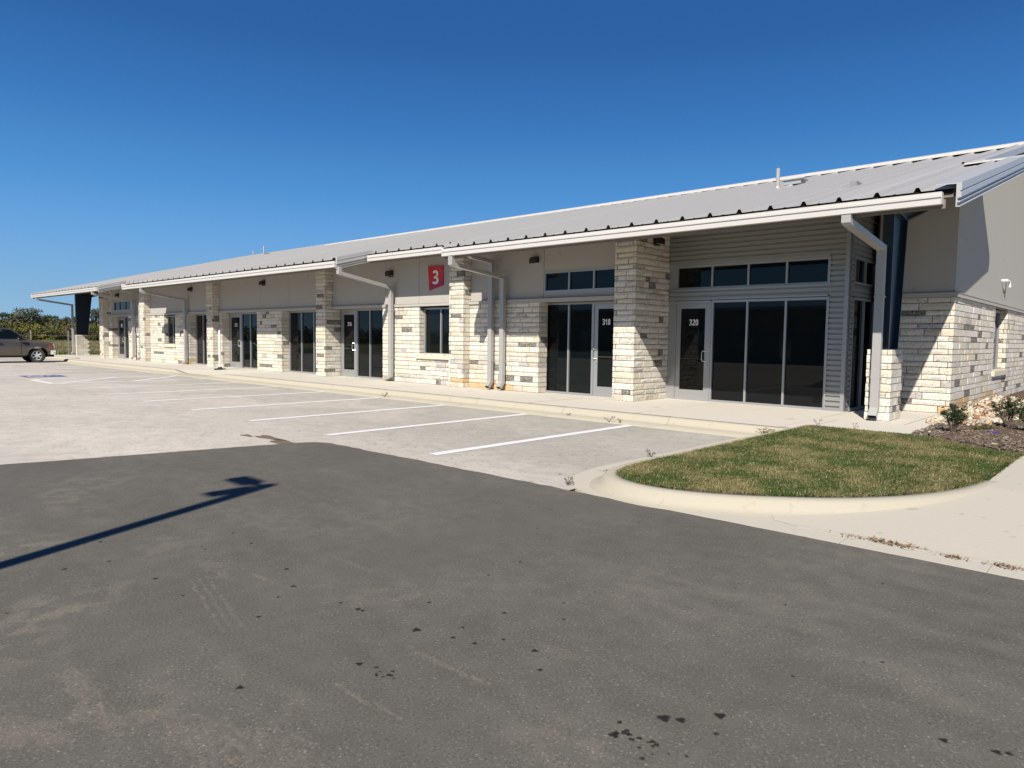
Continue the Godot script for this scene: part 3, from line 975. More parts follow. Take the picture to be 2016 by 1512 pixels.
func lettering(parent: Node, called: String, text: String, centre: Vector3, height: float, m: Material, squeeze := 1.0, depth := 0.004, turn := 0.0):
	var f := SystemFont.new()
	f.font_names = PackedStringArray(["Droid Sans"])
	f.font_weight = 700
	var t := TextMesh.new()
	t.font = f
	t.text = text
	t.font_size = 64
	t.pixel_size = height / 46.0
	t.depth = depth
	t.horizontal_alignment = HORIZONTAL_ALIGNMENT_CENTER
	t.vertical_alignment = VERTICAL_ALIGNMENT_CENTER
	put(parent, called, t, m, Transform3D(Basis(Vector3.UP, turn) * Basis.from_scale(Vector3(squeeze, 1, 1)), centre))

func stucco(x0: float, x1: float, z: float, y0: float, y1: float, joints: Array):
	# panels with open control joints
	var w := hook(building, "stucco_wall")
	sub_box(w, "backing", Vector3(x0, y0 + 0.01, z - 0.03), Vector3(x1, y1 - 0.01, z - 0.11), M.joint_dark)
	var xs := [x0]
	xs.append_array(joints)
	xs.append(x1)
	for i in xs.size() - 1:
		var a: float = xs[i] + (0.007 if i > 0 else 0.0)
		var b: float = xs[i + 1] - (0.007 if i < xs.size() - 2 else 0.0)
		sub_box(w, "stucco_panel", Vector3(a, y0, z), Vector3(b, y1, z - 0.12), M.stucco)
	return w

func band(x0: float, x1: float, z: float):
	# the ledge over the stone: a flat course with a thin drip lip
	var st := begin()
	box(st, Vector3(x0, 2.735, z + 0.035), Vector3(x1, 2.822, z - 0.2))
	box(st, Vector3(x0, 2.822, z + 0.045), Vector3(x1, 2.834, z - 0.2))
	put(building, "ledge", done(st), M.stucco_band)

func corrugated(x0: float, x1: float, y0: float, y1: float, z: float, phase := 0.0) -> ArrayMesh:
	# horizontal ribs, 0.118 m apart: broad proud flats and narrow grooves
	var st := begin()
	var pitch := 0.118
	var y := WALK + phase
	while y < y1:
		var prof := [Vector2(y, 0.0), Vector2(y + 0.074, 0.0), Vector2(y + 0.084, -0.036), Vector2(y + 0.108, -0.036), Vector2(y + pitch, 0.0)]
		for i in prof.size() - 1:
			var p: Vector2 = prof[i]
			var q: Vector2 = prof[i + 1]
			var a := clampf(p.x, y0, y1)
			var b := clampf(q.x, y0, y1)
			if b - a < 0.0005: continue
			quad(st, Vector3(x0, a, z + p.y), Vector3(x0, b, z + q.y), Vector3(x1, b, z + q.y), Vector3(x1, a, z + p.y))
		y += pitch
	return done(st)

func make_building():
	building = thing("retail_building", Vector3.ZERO, "long single storey retail building of pale limestone with metal roof", "building")
	roof()
	# pillars, from the right
	pillar(-10.30, -9.65, -14.93, 1.70)
	pillar(-16.53, -15.87, -14.93, 0.36)
	pillar(-24.25, -23.58, -14.93, 0.72)
	pillar(-33.95, -33.28, -14.93, 0.72)
	pillar(-42.57, -41.90, -14.93, 0.36)
	pillar(-49.40, -48.70, -14.93, 0.72)
	# unit 320: corrugated bay set back behind its pillar
	corner_bay()
	# unit 318
	var z := -15.6
	door(-11.38, -10.44, z, "318", false, -0.10)
	glazing("storefront", -13.19, -11.41, z, WALK, 2.73, [-12.27])
	glazing("transom", -12.90, -10.3, -15.255, 3.0, 3.59, [-12.01, -11.17])
	wall_stone(-15.87, -13.02, -15.2, 2.735, [], 0, 1)
	band(-15.87, -10.3, -15.2)
	stucco(-15.87, -12.915, -15.26, 2.83, 4.62, [])
	stucco(-12.90, -10.3, -15.26, 2.83, 3.0, [])
	stucco(-12.90, -10.3, -15.26, 3.59, 4.62, [])
	# unit 316
	door(-23.46, -22.52, z, "316")
	glazing("storefront", -22.47, -20.1, z, WALK, 2.73, [-21.63])
	wall_stone(-20.40, -16.53, -15.25, 2.735, [Rect2(-18.36, 1.12, 1.76, 2.0)], 0, 0)
	window(-18.36, -16.60, -15.25, 1.12, 2.69, [-17.50])
	band(-23.58, -16.53, -15.25)
	stucco(-23.58, -16.53, -15.28, 2.83, 4.62, [-20.24, -18.41])
	# unit 312 and its second window wall
	wall_stone(-33.28, -32.97, -15.25, 2.735, [], 0, 1)
	door(-32.88, -31.78, z, "312")
	glazing("storefront", -31.73, -29.3, z, WALK, 2.73, [-30.87])
	wall_stone(-29.58, -27.42, -15.25, 2.735, [], 0, 1)
	glazing("storefront", -27.40, -24.25, z, WALK, 2.73, [-26.43, -25.47])
	band(-33.28, -24.25, -15.25)
	stucco(-33.28, -24.25, -15.28, 2.83, 4.62, [-29.26, -26.84])
	# the next unit
	wall_stone(-41.90, -36.72, -15.25, 2.735, [Rect2(-39.94, 1.14, 1.45, 2.0)], 0, 1)
	window(-39.94, -38.49, -15.25, 1.14, 2.69, [-39.20])
	glazing("storefront", -36.70, -33.95, z, WALK, 2.73, [-35.87, -34.95])
	band(-41.90, -33.95, -15.25)
	stucco(-41.90, -33.95, -15.28, 2.83, 4.62, [-37.9])
	# the far unit
	door(-48.05, -46.98, z, "")
	glazing("storefront", -46.93, -45.0, z, WALK, 2.73, [-46.06])
	glazing("transom", -47.75, -44.95, -15.275, 3.08, 3.66, [-46.85, -45.9])
	wall_stone(-45.30, -42.57, -15.25, 2.735, [], 0, 0)
	wall_stone(-48.70, -48.08, -15.25, 4.5, [], 0, 1)
	band(-48.08, -42.57, -15.25)
	stucco(-44.95, -42.57, -15.28, 2.83, 4.62, [])
	stucco(-48.08, -47.75, -15.28, 2.83, 4.62, [])
	stucco(-47.75, -44.95, -15.28, 2.83, 3.08, [])
	stucco(-47.75, -44.95, -15.28, 3.66, 4.62, [])
	shell()
	gutters()
	downspouts()
	set_stones()

func window(x0: float, x1: float, z: float, y0: float, y1: float, mullions: Array):
	glazing("window", x0 + 0.02, x1 - 0.02, z - 0.20, y0 + 0.01, y1, mullions, 0.05)
	var s := begin()
	box(s, Vector3(x0 - 0.13, y0 - 0.135, z + 0.055), Vector3(x1 + 0.10, y0, z - 0.25))
	put(building, "window_sill", done(s), stone_mats[2])

func corner_bay():
	var z := -16.57
	door(-9.42, -8.48, z, "320")
	glazing("storefront", -8.43, -5.57, z, WALK, 2.73, [-7.49, -6.545])
	glazing("transom", -9.45, -5.57, z, 3.02, 3.64, [-8.44, -7.49, -6.55])
	var s := hook(building, "metal_siding")
	put(s, "siding_sheet", corrugated(-9.65, -5.56, 3.66, 4.98, z + 0.045), M.siding_metal)
	put(s, "siding_sheet", corrugated(-9.65, -5.56, 2.75, 3.00, z + 0.045), M.siding_metal)
	put(s, "siding_sheet", corrugated(-5.56, -5.22, WALK, 4.98, z + 0.045), M.siding_metal)
	sub_box(s, "jamb", Vector3(-9.70, WALK, z + 0.004), Vector3(-9.468, 2.74, z - 0.12), M.aluminium)
	sub_box(s, "jamb", Vector3(-9.70, 3.02, z + 0.004), Vector3(-9.452, 3.66, z - 0.12), M.aluminium)
	var back := begin()
	box(back, Vector3(-9.65, 2.75, z + 0.012), Vector3(-5.2, 3.00, z - 0.2))
	box(back, Vector3(-9.65, 3.66, z + 0.012), Vector3(-5.2, 5.0, z - 0.2))
	box(back, Vector3(-5.55, 0, z + 0.006), Vector3(-5.2, 3.66, z - 0.2))
	put(s, "backing", done(back), M.siding_metal)
	# trims: corner post, jambs, heads
	var t := begin()
	box(t, Vector3(-5.225, WALK, z + 0.062), Vector3(-5.145, 4.95, z - 0.06))
	box(t, Vector3(-5.585, WALK, z + 0.055), Vector3(-5.545, 2.78, z))
	box(t, Vector3(-9.6, 2.745, z + 0.055), Vector3(-5.545, 2.785, z - 0.02))
	box(t, Vector3(-9.6, 3.645, z + 0.055), Vector3(-5.545, 3.69, z - 0.02))
	box(t, Vector3(-9.6, 2.985, z + 0.055), Vector3(-5.545, 3.025, z - 0.02))
	box(t, Vector3(-5.585, 3.02, z + 0.055), Vector3(-5.545, 3.66, z))
	put(s, "trim", done(t), M.aluminium)
	# the side of the bay, looking right (built along x, then turned)
	var side := hook(building, "side_bay")
	side.transform = Transform3D(Basis(Vector3.UP, PI / 2), Vector3(-5.16, 0, 0))
	# local x runs to -z of the world: x = -z_world
	var a := 16.62
	var b := 18.55
	put(side, "siding_sheet", corrugated(a, a + 0.20, WALK, 5.0, 0.03), M.siding_metal)
	put(side, "siding_sheet", corrugated(a + 0.20, b, 3.66, 5.2, 0.03), M.siding_metal)
	put(side, "siding_sheet", corrugated(a + 0.20, b, 2.75, 3.00, 0.03), M.siding_metal)
	var k := begin()
	box(k, Vector3(a, 0, 0.0), Vector3(a + 0.2, 5.0, -0.15))
	box(k, Vector3(a + 0.2, 2.75, 0.0), Vector3(b, 3.0, -0.15))
	box(k, Vector3(a + 0.2, 3.66, 0.0), Vector3(b, 5.3, -0.15))
	box(k, Vector3(b - 0.12, 0, 0.0), Vector3(b, 3.66, -0.15))
	put(side, "backing", done(k), M.siding_metal)
	for row in [[WALK, 2.73], [3.02, 3.64]]:
		var fr := begin()
		frame_bar(fr, a + 0.2, b - 0.12, row[1] - 0.06, row[1], 0.05)
		frame_bar(fr, a + 0.2, b - 0.12, row[0], row[0] + 0.055, 0.05)
		frame_bar(fr, a + 0.2, a + 0.25, row[0] + 0.055, row[1] - 0.06, 0.045)
		frame_bar(fr, b - 0.17, b - 0.12, row[0] + 0.055, row[1] - 0.06, 0.045)
		frame_bar(fr, a + 0.99, a + 1.04, row[0] + 0.055, row[1] - 0.06, 0.043)
		put(side, "frame", done(fr), M.aluminium)
		sub_box(side, "pane", Vector3(a + 0.25, row[0] + 0.055, 0.0), Vector3(a + 0.99, row[1] - 0.06, -0.02), M.glass_dark)
		sub_box(side, "pane", Vector3(a + 1.04, row[0] + 0.055, 0.0), Vector3(b - 0.17, row[1] - 0.06, -0.02), M.glass_dark)
	sub_box(side, "trim", Vector3(b - 0.02, WALK, 0.05), Vector3(b + 0.14, 5.25, -0.15), M.siding_metal)
	# the end block: stone to the ledge, stucco above, seen past the steel column
	var w := hook(building, "stone_wall")
	var xe := -3.36
	var zf := -17.95
	sub_box(w, "mortar_core", Vector3(-4.95, 0, zf - 0.05), Vector3(xe - 0.05, 2.735, zf - 0.4), M.mortar)
	lay(w, Vector3(-4.95, 0, zf), Vector3.RIGHT, xe + 4.95, 2.735, [], 0, 1, WALK, 1.5)
	var w2 := hook(building, "stone_wall")
	var core := begin()
	box(core, Vector3(xe - 0.4, 0, zf - 0.05), Vector3(xe - 0.05, 2.735, -23.15))
	box(core, Vector3(xe - 0.4, 0, -23.15), Vector3(xe - 0.05, 0.95, -25.25))
	box(core, Vector3(xe - 0.4, 0, -25.25), Vector3(xe - 0.05, 2.735, -40))
	put(w2, "mortar_core", done(core), M.mortar)
	lay(w2, Vector3(xe, 0, zf), Vector3.FORWARD, 13.5, 2.735, [Rect2(5.20, 0.97, 2.05, 2.0)], 2, 0, WALK, 1.45)
	lay(w2, Vector3(xe - 0.33, 0, -25.2), Vector3.RIGHT, 0.33, 2.72, [Rect2(0, 0, 9, 0.97)], 0, 1)
	# its window, deep in the wall
	var win := hook(building, "window")
	win.transform = Transform3D(Basis(Vector3.UP, PI / 2), Vector3(xe - 0.24, 0, 0))
	var fr2 := begin()
	frame_bar(fr2, 23.17, 25.18, 2.63, 2.70, 0.05)
	frame_bar(fr2, 23.17, 25.18, 0.98, 1.04, 0.05)
	frame_bar(fr2, 23.17, 23.23, 1.04, 2.63, 0.048)
	frame_bar(fr2, 25.12, 25.18, 1.04, 2.63, 0.048)
	frame_bar(fr2, 24.15, 24.20, 1.04, 2.63, 0.048)
	put(win, "frame", done(fr2), M.aluminium)
	sub_box(win, "pane", Vector3(23.23, 1.04, 0.0), Vector3(24.15, 2.63, -0.02), M.glass_dark)
	sub_box(win, "pane", Vector3(24.20, 1.04, 0.0), Vector3(25.12, 2.63, -0.02), M.glass_dark)
	sub_box(building, "window_sill", Vector3(xe + 0.06, 0.83, -23.03), Vector3(xe - 0.3, 0.965, -25.33), stone_mats[2])
	band(-4.95, xe + 0.045, zf)
	var led := begin()
	box(led, Vector3(xe + 0.035, 2.735, zf + 0.0), Vector3(xe - 0.2, 2.822, -40))
	box(led, Vector3(xe + 0.045, 2.822, zf + 0.0), Vector3(xe - 0.2, 2.834, -40))
	put(building, "ledge", done(led), M.stucco_band)
	var sw := hook(building, "stucco_wall")
	sub_box(sw, "stucco_panel", Vector3(-4.95, 2.834, zf - 0.02), Vector3(xe - 0.02, soffit_y(zf) + 0.05, zf - 0.2), M.stucco)
	var gable := PackedVector2Array([Vector2(-18.15, 2.834), Vector2(-18.15, soffit_y(-18.15) + 0.05), Vector2(RIDGE_Z, soffit_y(RIDGE_Z) + 0.05), Vector2(-40, soffit_y(RIDGE_Z) - 2.8), Vector2(-40, 2.834)])
	put(sw, "stucco_panel", extrude(gable, func(u, v, l): return Vector3(l, v, u), xe - 0.2, xe - 0.02), M.stucco)
	sub_box(sw, "stucco_panel", Vector3(xe - 0.2, 2.834, zf - 0.2), Vector3(xe - 0.02, soffit_y(zf), zf - 0.205), M.stucco)
	# alcove behind the column
	sub_box(building, "alcove_wall", Vector3(-5.16, 0, -18.72), Vector3(-4.9, 5.2, -18.9), M.navy_steel)
	# stone pedestal and navy steel frame
	pedestal(-4.36, -3.88, -15.26, 0.86)
	column(-4.09, -15.36)
	pedestal(-55.62, -55.10, -15.22, 0.80)
	column(-55.36, -15.26)
	# a white pipe that waits for a tap on the end wall
	var sp := begin()
	tube(sp, [Vector3(xe - 0.03, 3.50, -23.9), Vector3(xe + 0.10, 3.50, -23.9), Vector3(xe + 0.12, 3.48, -24.25), Vector3(xe + 0.12, 3.34, -24.3)], [0.035, 0.035, 0.03, 0.035], 8)
	put(building, "pipe_stub", done(sp), M.white_plastic)
	var wire := begin()
	tube(wire, [Vector3(xe + 0.08, 3.45, -23.92), Vector3(xe + 0.07, 3.25, -24.0), Vector3(xe + 0.04, 3.05, -24.05)], [0.008, 0.008, 0.008], 5)
	put(building, "loose_wire", done(wire), M.black_rubber)

func pedestal(x0: float, x1: float, z0: float, depth: float):
	var p := hook(building, "stone_pedestal")
	sub_box(p, "mortar_core", Vector3(x0 + 0.05, 0, z0 - 0.05), Vector3(x1 - 0.05, 1.54, z0 - depth + 0.05), M.mortar)
	lay(p, Vector3(x0, 0, z0), Vector3.RIGHT, x1 - x0, 1.575, [], 1, 1)
	lay(p, Vector3(x1, 0, z0), Vector3.FORWARD, depth, 1.575, [], 2, 1)
	lay(p, Vector3(x0, 0, z0 - depth), Vector3.BACK, depth, 1.575, [], 1, 2)
	sub_box(p, "cap_mortar", Vector3(x0 + 0.03, 1.54, z0 - 0.03), Vector3(x1 - 0.03, 1.56, z0 - depth + 0.03), M.mortar)

func column(x: float, z0: float):
	# a tapered rigid frame: column that widens upwards into a haunched rafter, both of I-section
	var c := hook(building, "steel_column")
	var top := soffit_y(z0 - 0.9)
	var hw := 0.10
	var web := PackedVector2Array([Vector2(z0 - 0.05, 1.56), Vector2(z0 - 0.02, soffit_y(z0) - 0.005), Vector2(z0 - 5.0, soffit_y(z0 - 5.0) - 0.005), Vector2(z0 - 5.0, soffit_y(z0 - 5.0) - 0.62), Vector2(z0 - 1.02, top - 0.62), Vector2(z0 - 0.72, 1.56)])
	put(c, "web", extrude(web, func(u, v, l): return Vector3(l, v, u), x - 0.008, x + 0.008), M.navy_steel)
	var f := begin()
	var flange := func(p: Vector2, q: Vector2):
		var n := (q - p).orthogonal().normalized() * 0.014
		extrude_in(f, PackedVector2Array([p - n, q - n, q + n, p + n]), func(u, v, l): return Vector3(l, v, u), x - hw, x + hw)
	flange.call(Vector2(z0 - 0.05, 1.56), Vector2(z0 - 0.02, soffit_y(z0) - 0.02))
	flange.call(Vector2(z0 - 0.72, 1.56), Vector2(z0 - 1.02, top - 0.60))
	flange.call(Vector2(z0 - 1.02, top - 0.62), Vector2(z0 - 5.0, soffit_y(z0 - 5.0) - 0.62))
	flange.call(Vector2(z0 - 0.0, soffit_y(z0) - 0.03), Vector2(z0 - 5.0, soffit_y(z0 - 5.0) - 0.03))
	flange.call(Vector2(z0 - 1.02, top - 0.62), Vector2(z0 - 0.05, top - 0.5))
	put(c, "flange", done(f), M.navy_steel)
	sub_box(c, "base_plate", Vector3(x - 0.14, 1.558, z0), Vector3(x + 0.14, 1.58, z0 - 0.80), M.navy_steel)

func shell():
	# floor, rear and party walls: the rooms are closed and dark
	var s := begin()
	box(s, Vector3(-49.3, 0.0, -15.9), Vector3(-10.0, 0.10, -40))
	box(s, Vector3(-10.0, 0.0, -16.75), Vector3(-3.6, 0.10, -40))
	box(s, Vector3(-49.3, 0.1, -40), Vector3(-3.4, 5.2, -40.2))
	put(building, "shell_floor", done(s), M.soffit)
	var e := PackedVector2Array([Vector2(-15.1, 0.0), Vector2(-15.1, soffit_y(-15.1)), Vector2(RIDGE_Z, soffit_y(RIDGE_Z)), Vector2(-40, soffit_y(RIDGE_Z) - 2.9), Vector2(-40, 0.0)])
	put(building, "end_wall", extrude(e, func(u, v, l): return Vector3(l, v, u), -49.35, -49.1), M.stucco)
	var b := begin()
	for r in [[-33.6, 0.0], [-24.0, 0.0], [-16.2, 0.0], [-10.1, 0.0]]:
		box(b, Vector3(r[0] - 0.1, 0, -15.75), Vector3(r[0] + 0.1, 4.6, -24))
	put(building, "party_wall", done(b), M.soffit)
	# the wall above the doors, behind the stucco, closes the rooms
	var h := begin()
	for r in [[-33.28, -24.25, -15.72], [-23.58, -16.53, -15.72], [-41.9, -33.95, -15.72]]:
		box(h, Vector3(r[0], 2.74, -15.4), Vector3(r[1], 4.6, -15.75))
	put(building, "header_wall", done(h), M.stucco)

func roof():
	var r := hook(building, "roof")
	var fall := atan(SLOPE)
	var panels := {}
	# sections: x from, x to, eave z, lift
	for s in [[-14.70, -3.72, -13.0, 0.0], [-19.95, -14.70, -14.15, 0.0], [-39.0, -19.95, -13.0, 0.03], [-42.9, -39.0, -14.15, 0.05], [-56.9, -42.9, -13.0, 0.10]]:
		var x: float = s[0]
		while x < s[1] - 0.05:
			var w := minf(0.61, s[1] - x)
			panel(r, panels, x, w, s[2], RIDGE_Z, s[3])
			x += w
		deck(r, s[0], s[1], s[2], s[3])
		sub_box(r, "closure_strip", Vector3(s[0] + 0.02, EAVE_Y + s[3] - 0.09 + SLOPE * (EAVE_Z - s[2]), s[2] - 0.052), Vector3(s[1] - 0.02, EAVE_Y + s[3] + 0.005 + SLOPE * (EAVE_Z - s[2]), s[2] - 0.06), M.closure_black)
	# the corner canopy: its own panels up to a lap, wider than the roof behind
	for k in 2:
		panel(r, panels, -3.72 + 0.61 * k, 0.61, -13.0, -19.75, 0.0)
	panel(r, panels, -3.72, 0.44, -19.6, RIDGE_Z, 0.05)
	deck(r, -3.72, -2.55, -13.0, 0.0, -19.7)
	deck(r, -3.72, -3.28, -19.68, 0.02)
	sub_box(r, "closure_strip", Vector3(-3.72, EAVE_Y - 0.09, -13.052), Vector3(-2.56, EAVE_Y + 0.005, -13.06), M.closure_black)
	cap(r, -3.60, -2.44, -19.55, 0.085, 0.34)
	cap(r, -57.0, -3.21, RIDGE_Z + 0.38, 0.165, 0.85, 0.095)
	# rear slope
	var rear := begin()
	var yr := EAVE_Y + SLOPE * (EAVE_Z - RIDGE_Z)
	quad(rear, Vector3(-57, yr, RIDGE_Z), Vector3(-57, yr - 3.1, -41.5), Vector3(-3.25, yr - 3.1, -41.5), Vector3(-3.25, yr, RIDGE_Z))
	put(r, "rear_slope", done(rear), M.roof_metal)
	# rakes
	rake(r, -2.43, -12.93, -19.7, 0.0)
	rake(r, -3.22, -19.6, RIDGE_Z, 0.03, true)
	rake(r, -19.72, -12.93, -14.32, 0.03)
	rake(r, -42.75, -12.93, -14.32, 0.08)
	# vents
	for v in [[-8.55, -20.7, 0.62], [-49.0, -25.9, 0.75], [-51.6, -26.4, 0.5]]:
		var y0: float = EAVE_Y + SLOPE * (EAVE_Z - v[1])
		var st := begin()
		tube(st, [Vector3(v[0], y0 - 0.05, v[1]), Vector3(v[0], y0 + 0.10, v[1]), Vector3(v[0], y0 + 0.1, v[1]), Vector3(v[0], y0 + v[2], v[1])], [0.11, 0.075, 0.055, 0.055], 12)
		put(r, "vent_pipe", done(st), M.downspout_paint)
	for v in [[-8.52, -21.9], [-47.8, -25.6]]:
		var y0: float = EAVE_Y + SLOPE * (EAVE_Z - v[1])
		var st := begin()
		box(st, Vector3(v[0] - 0.26, y0 + 0.02, v[1] + 0.2), Vector3(v[0] + 0.26, y0 + 0.15, v[1] - 0.2))
		box(st, Vector3(v[0] - 0.32, y0 + 0.15, v[1] + 0.25), Vector3(v[0] + 0.32, y0 + 0.18, v[1] - 0.25))
		put(r, "vent_box", done(st), M.galvanised)

func panel(r: Node, cache: Dictionary, x: float, w: float, z0: float, z1: float, lift: float):
	var run := z0 - z1
	var key := "%.3f %.3f" % [w, run]
	if not cache.has(key):
		var st := begin()
		var prof := [Vector2(0, 0.0), Vector2(0.035, 0.070), Vector2(0.080, 0.070), Vector2(0.115, 0.0), Vector2(0.30, 0.0), Vector2(0.315, 0.007), Vector2(0.345, 0.007), Vector2(0.36, 0.0), Vector2(w, 0.0)]
		for i in prof.size() - 1:
			var p: Vector2 = prof[i]
			var q: Vector2 = prof[i + 1]
			if q.x <= p.x or p.x >= w: continue
			quad(st, Vector3(p.x, p.y, 0), Vector3(p.x, p.y + SLOPE * run, -run), Vector3(minf(q.x, w), q.y + SLOPE * run, -run), Vector3(minf(q.x, w), q.y, 0))
		# a narrow turned-down lip closes the sheet's edge
		for i in prof.size() - 1:
			var p: Vector2 = prof[i]
			var q: Vector2 = prof[i + 1]
			if p.x >= w: continue
			quad(st, Vector3(p.x, p.y - 0.006, 0.001), Vector3(p.x, p.y, 0.001), Vector3(minf(q.x, w), q.y, 0.001), Vector3(minf(q.x, w), q.y - 0.006, 0.001))
		cache[key] = done(st)
	put(r, "roof_panel", cache[key], M.roof_metal if rng.randf() < 0.75 else M.roof_metal_pale, Transform3D(Basis.IDENTITY, Vector3(x, EAVE_Y + lift + SLOPE * (EAVE_Z - z0), z0)))

func deck(r: Node, x0: float, x1: float, z0: float, lift: float, z1 := RIDGE_Z):
	var y := func(z): return EAVE_Y + lift + SLOPE * (EAVE_Z - z)
	var poly := PackedVector2Array([Vector2(z0 - 0.06, y.call(z0 - 0.06) - 0.012), Vector2(z0 - 0.06, y.call(z0 - 0.06) - 0.15), Vector2(z1, y.call(z1) - 0.15), Vector2(z1, y.call(z1) - 0.012)])
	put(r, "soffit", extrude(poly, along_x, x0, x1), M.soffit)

func cap(r: Node, x0: float, x1: float, z: float, up: float, w: float, hem := 0.03):
	var y := EAVE_Y + SLOPE * (EAVE_Z - z)
	var poly := PackedVector2Array([Vector2(z + w * 0.5, y - SLOPE * w * 0.5 + up - hem), Vector2(z + w * 0.5, y - SLOPE * w * 0.5 + up), Vector2(z - w * 0.5, y + SLOPE * w * 0.5 + up), Vector2(z - w * 0.5, y + SLOPE * w * 0.5 + up - 0.012), Vector2(z + w * 0.5 - 0.02, y - SLOPE * (w * 0.5 - 0.02) + up - 0.012), Vector2(z + w * 0.5 - 0.02, y - SLOPE * w * 0.5 + up - hem)])
	var c := put(r, "ridge_cap", extrude(poly, along_x, x0, x1), M.trim_white)
	c.material_override = M.trim_white
	sub_box(r, "closure_strip", Vector3(x0, y - 0.02, z - 0.02), Vector3(x1, y + up - 0.05, z - 0.03), M.closure_black)

func rake(r: Node, x: float, z0: float, z1: float, lift: float, slim := false):
	# folded trim along a sloping roof edge: top flange, stepped face, two purlin lips below
	var prof := PackedVector2Array([Vector2(-0.34, 0.085), Vector2(-0.34, 0.072), Vector2(-0.06, 0.058), Vector2(-0.06, -0.30), Vector2(0.0, -0.305), Vector2(0.0, -0.293), Vector2(-0.045, -0.285), Vector2(-0.045, -0.235), Vector2(0.0, -0.228), Vector2(0.0, -0.216), Vector2(-0.04, -0.208), Vector2(-0.04, -0.165), Vector2(0.012, -0.155), Vector2(0.012, -0.078), Vector2(-0.006, -0.070), Vector2(-0.006, -0.052), Vector2(0.014, -0.044), Vector2(0.014, 0.075)])
	if slim: prof = PackedVector2Array([Vector2(-0.24, 0.085), Vector2(-0.24, 0.072), Vector2(-0.06, 0.058), Vector2(-0.06, -0.10), Vector2(0.0, -0.10), Vector2(0.0, 0.075)])
	var y := func(z): return EAVE_Y + lift + SLOPE * (EAVE_Z - z)
	put(r, "rake_trim", extrude(prof, func(u, v, l): return Vector3(x + u, v + y.call(l), l), z1, z0), M.rake_metal)

func gutters():
	# front lip, stepped face, open trough
	for g in [[-14.64, -2.69, -12.95, 3.925], [-19.66, -14.2, -14.08, 4.215], [-39.2, -19.86, -12.95, 3.945], [-42.7, -38.9, -14.08, 4.26], [-56.5, -43.05, -12.95, 4.035]]:
		var o := hook(building, "gutter")
		var z: float = g[2]
		var b: float = g[3]
		var prof := PackedVector2Array([Vector2(z, b), Vector2(z, b + 0.080), Vector2(z - 0.016, b + 0.088), Vector2(z - 0.016, b + 0.100), Vector2(z + 0.012, b + 0.110), Vector2(z + 0.012, b + 0.150), Vector2(z + 0.004, b + 0.158), Vector2(z + 0.004, b + 0.195), Vector2(z - 0.010, b + 0.195), Vector2(z - 0.012, b + 0.02), Vector2(z - 0.115, b + 0.02), Vector2(z - 0.115, b + 0.185), Vector2(z - 0.128, b + 0.185), Vector2(z - 0.128, b)])
		put(o, "trough", extrude(prof, along_x, g[0], g[1]), M.trim_white)
		for x in [g[0], g[1]]:
			sub_box(o, "end_cap", Vector3(x - 0.004, b, z + 0.010), Vector3(x + 0.004, b + 0.19, z - 0.128), M.trim_white)
		# fascia behind it
		sub_box(o, "fascia", Vector3(g[0] - 0.03, b - 0.055, z - 0.131), Vector3(g[1] + 0.03, b + 0.20, z - 0.16), M.soffit)

func downspout(x: float, z_out: float, y_gutter: float, y_run: float, y_wall: float, z_wall: float, kick: String):
	var d := hook(building, "downspout")
	var hw := 0.078
	var hh := 0.055
	var st := begin()
	var pts := [Vector3(x, y_gutter, z_out), Vector3(x, y_run, z_out), Vector3(x, y_run - 0.03, z_out - 0.10), Vector3(x, y_wall, z_wall)]
	var foot := 0.40 if kick == "front" else 0.30
	pts.append(Vector3(x, foot, z_wall))
	if kick == "front":
		pts.append(Vector3(x, 0.235, z_wall + 0.13))
	duct(st, pts, Vector3.RIGHT, hw, hh, kick == "front")
	put(d, "pipe", done(st), M.downspout_paint)
	var o := begin()
	if kick == "front":
		duct(o, [Vector3(x, 0.30, z_wall + 0.075), Vector3(x, 0.245, z_wall + 0.122)], Vector3.RIGHT, hw - 0.005, hh - 0.005)
		put(d, "mouth", done(o), M.closure_black)
	else:
		duct(o, [Vector3(x + 0.03, 0.335, z_wall), Vector3(x - 0.07, 0.305, z_wall), Vector3(x - 0.33, 0.225, z_wall)], Vector3.BACK, 0.052, 0.060)
		put(d, "elbow", done(o), M.downspout_paint)
		sub_box(d, "mouth", Vector3(x - 0.334, 0.18, z_wall - 0.045), Vector3(x - 0.329, 0.27, z_wall + 0.045), M.closure_black)
	for y in [1.0, 2.6]:
		sub_box(d, "strap", Vector3(x - hw - 0.012, y, z_wall + hh + 0.003), Vector3(x + hw + 0.012, y + 0.03, z_wall - hh - 0.03), M.downspout_paint)

func downspouts():
	downspout(-4.13, -13.02, 3.93, 3.82, 3.56, -15.14, "front")
	downspout(-14.32, -13.02, 3.93, 3.72, 3.49, -15.06, "front")
	downspout(-14.80, -14.15, 4.22, 4.08, 3.97, -15.06, "front")
	downspout(-19.72, -13.02, 3.95, 3.76, 3.40, -15.10, "left")
	downspout(-36.80, -13.02, 3.95, 3.78, 3.47, -15.10, "left")
	downspout(-42.95, -14.15, 4.26, 4.12, 4.02, -15.10, "front")
	downspout(-44.02, -13.02, 4.04, 3.90, 3.60, -15.10, "front")
	downspout(-55.40, -13.02, 4.04, 3.92, 3.62, -15.10, "front")

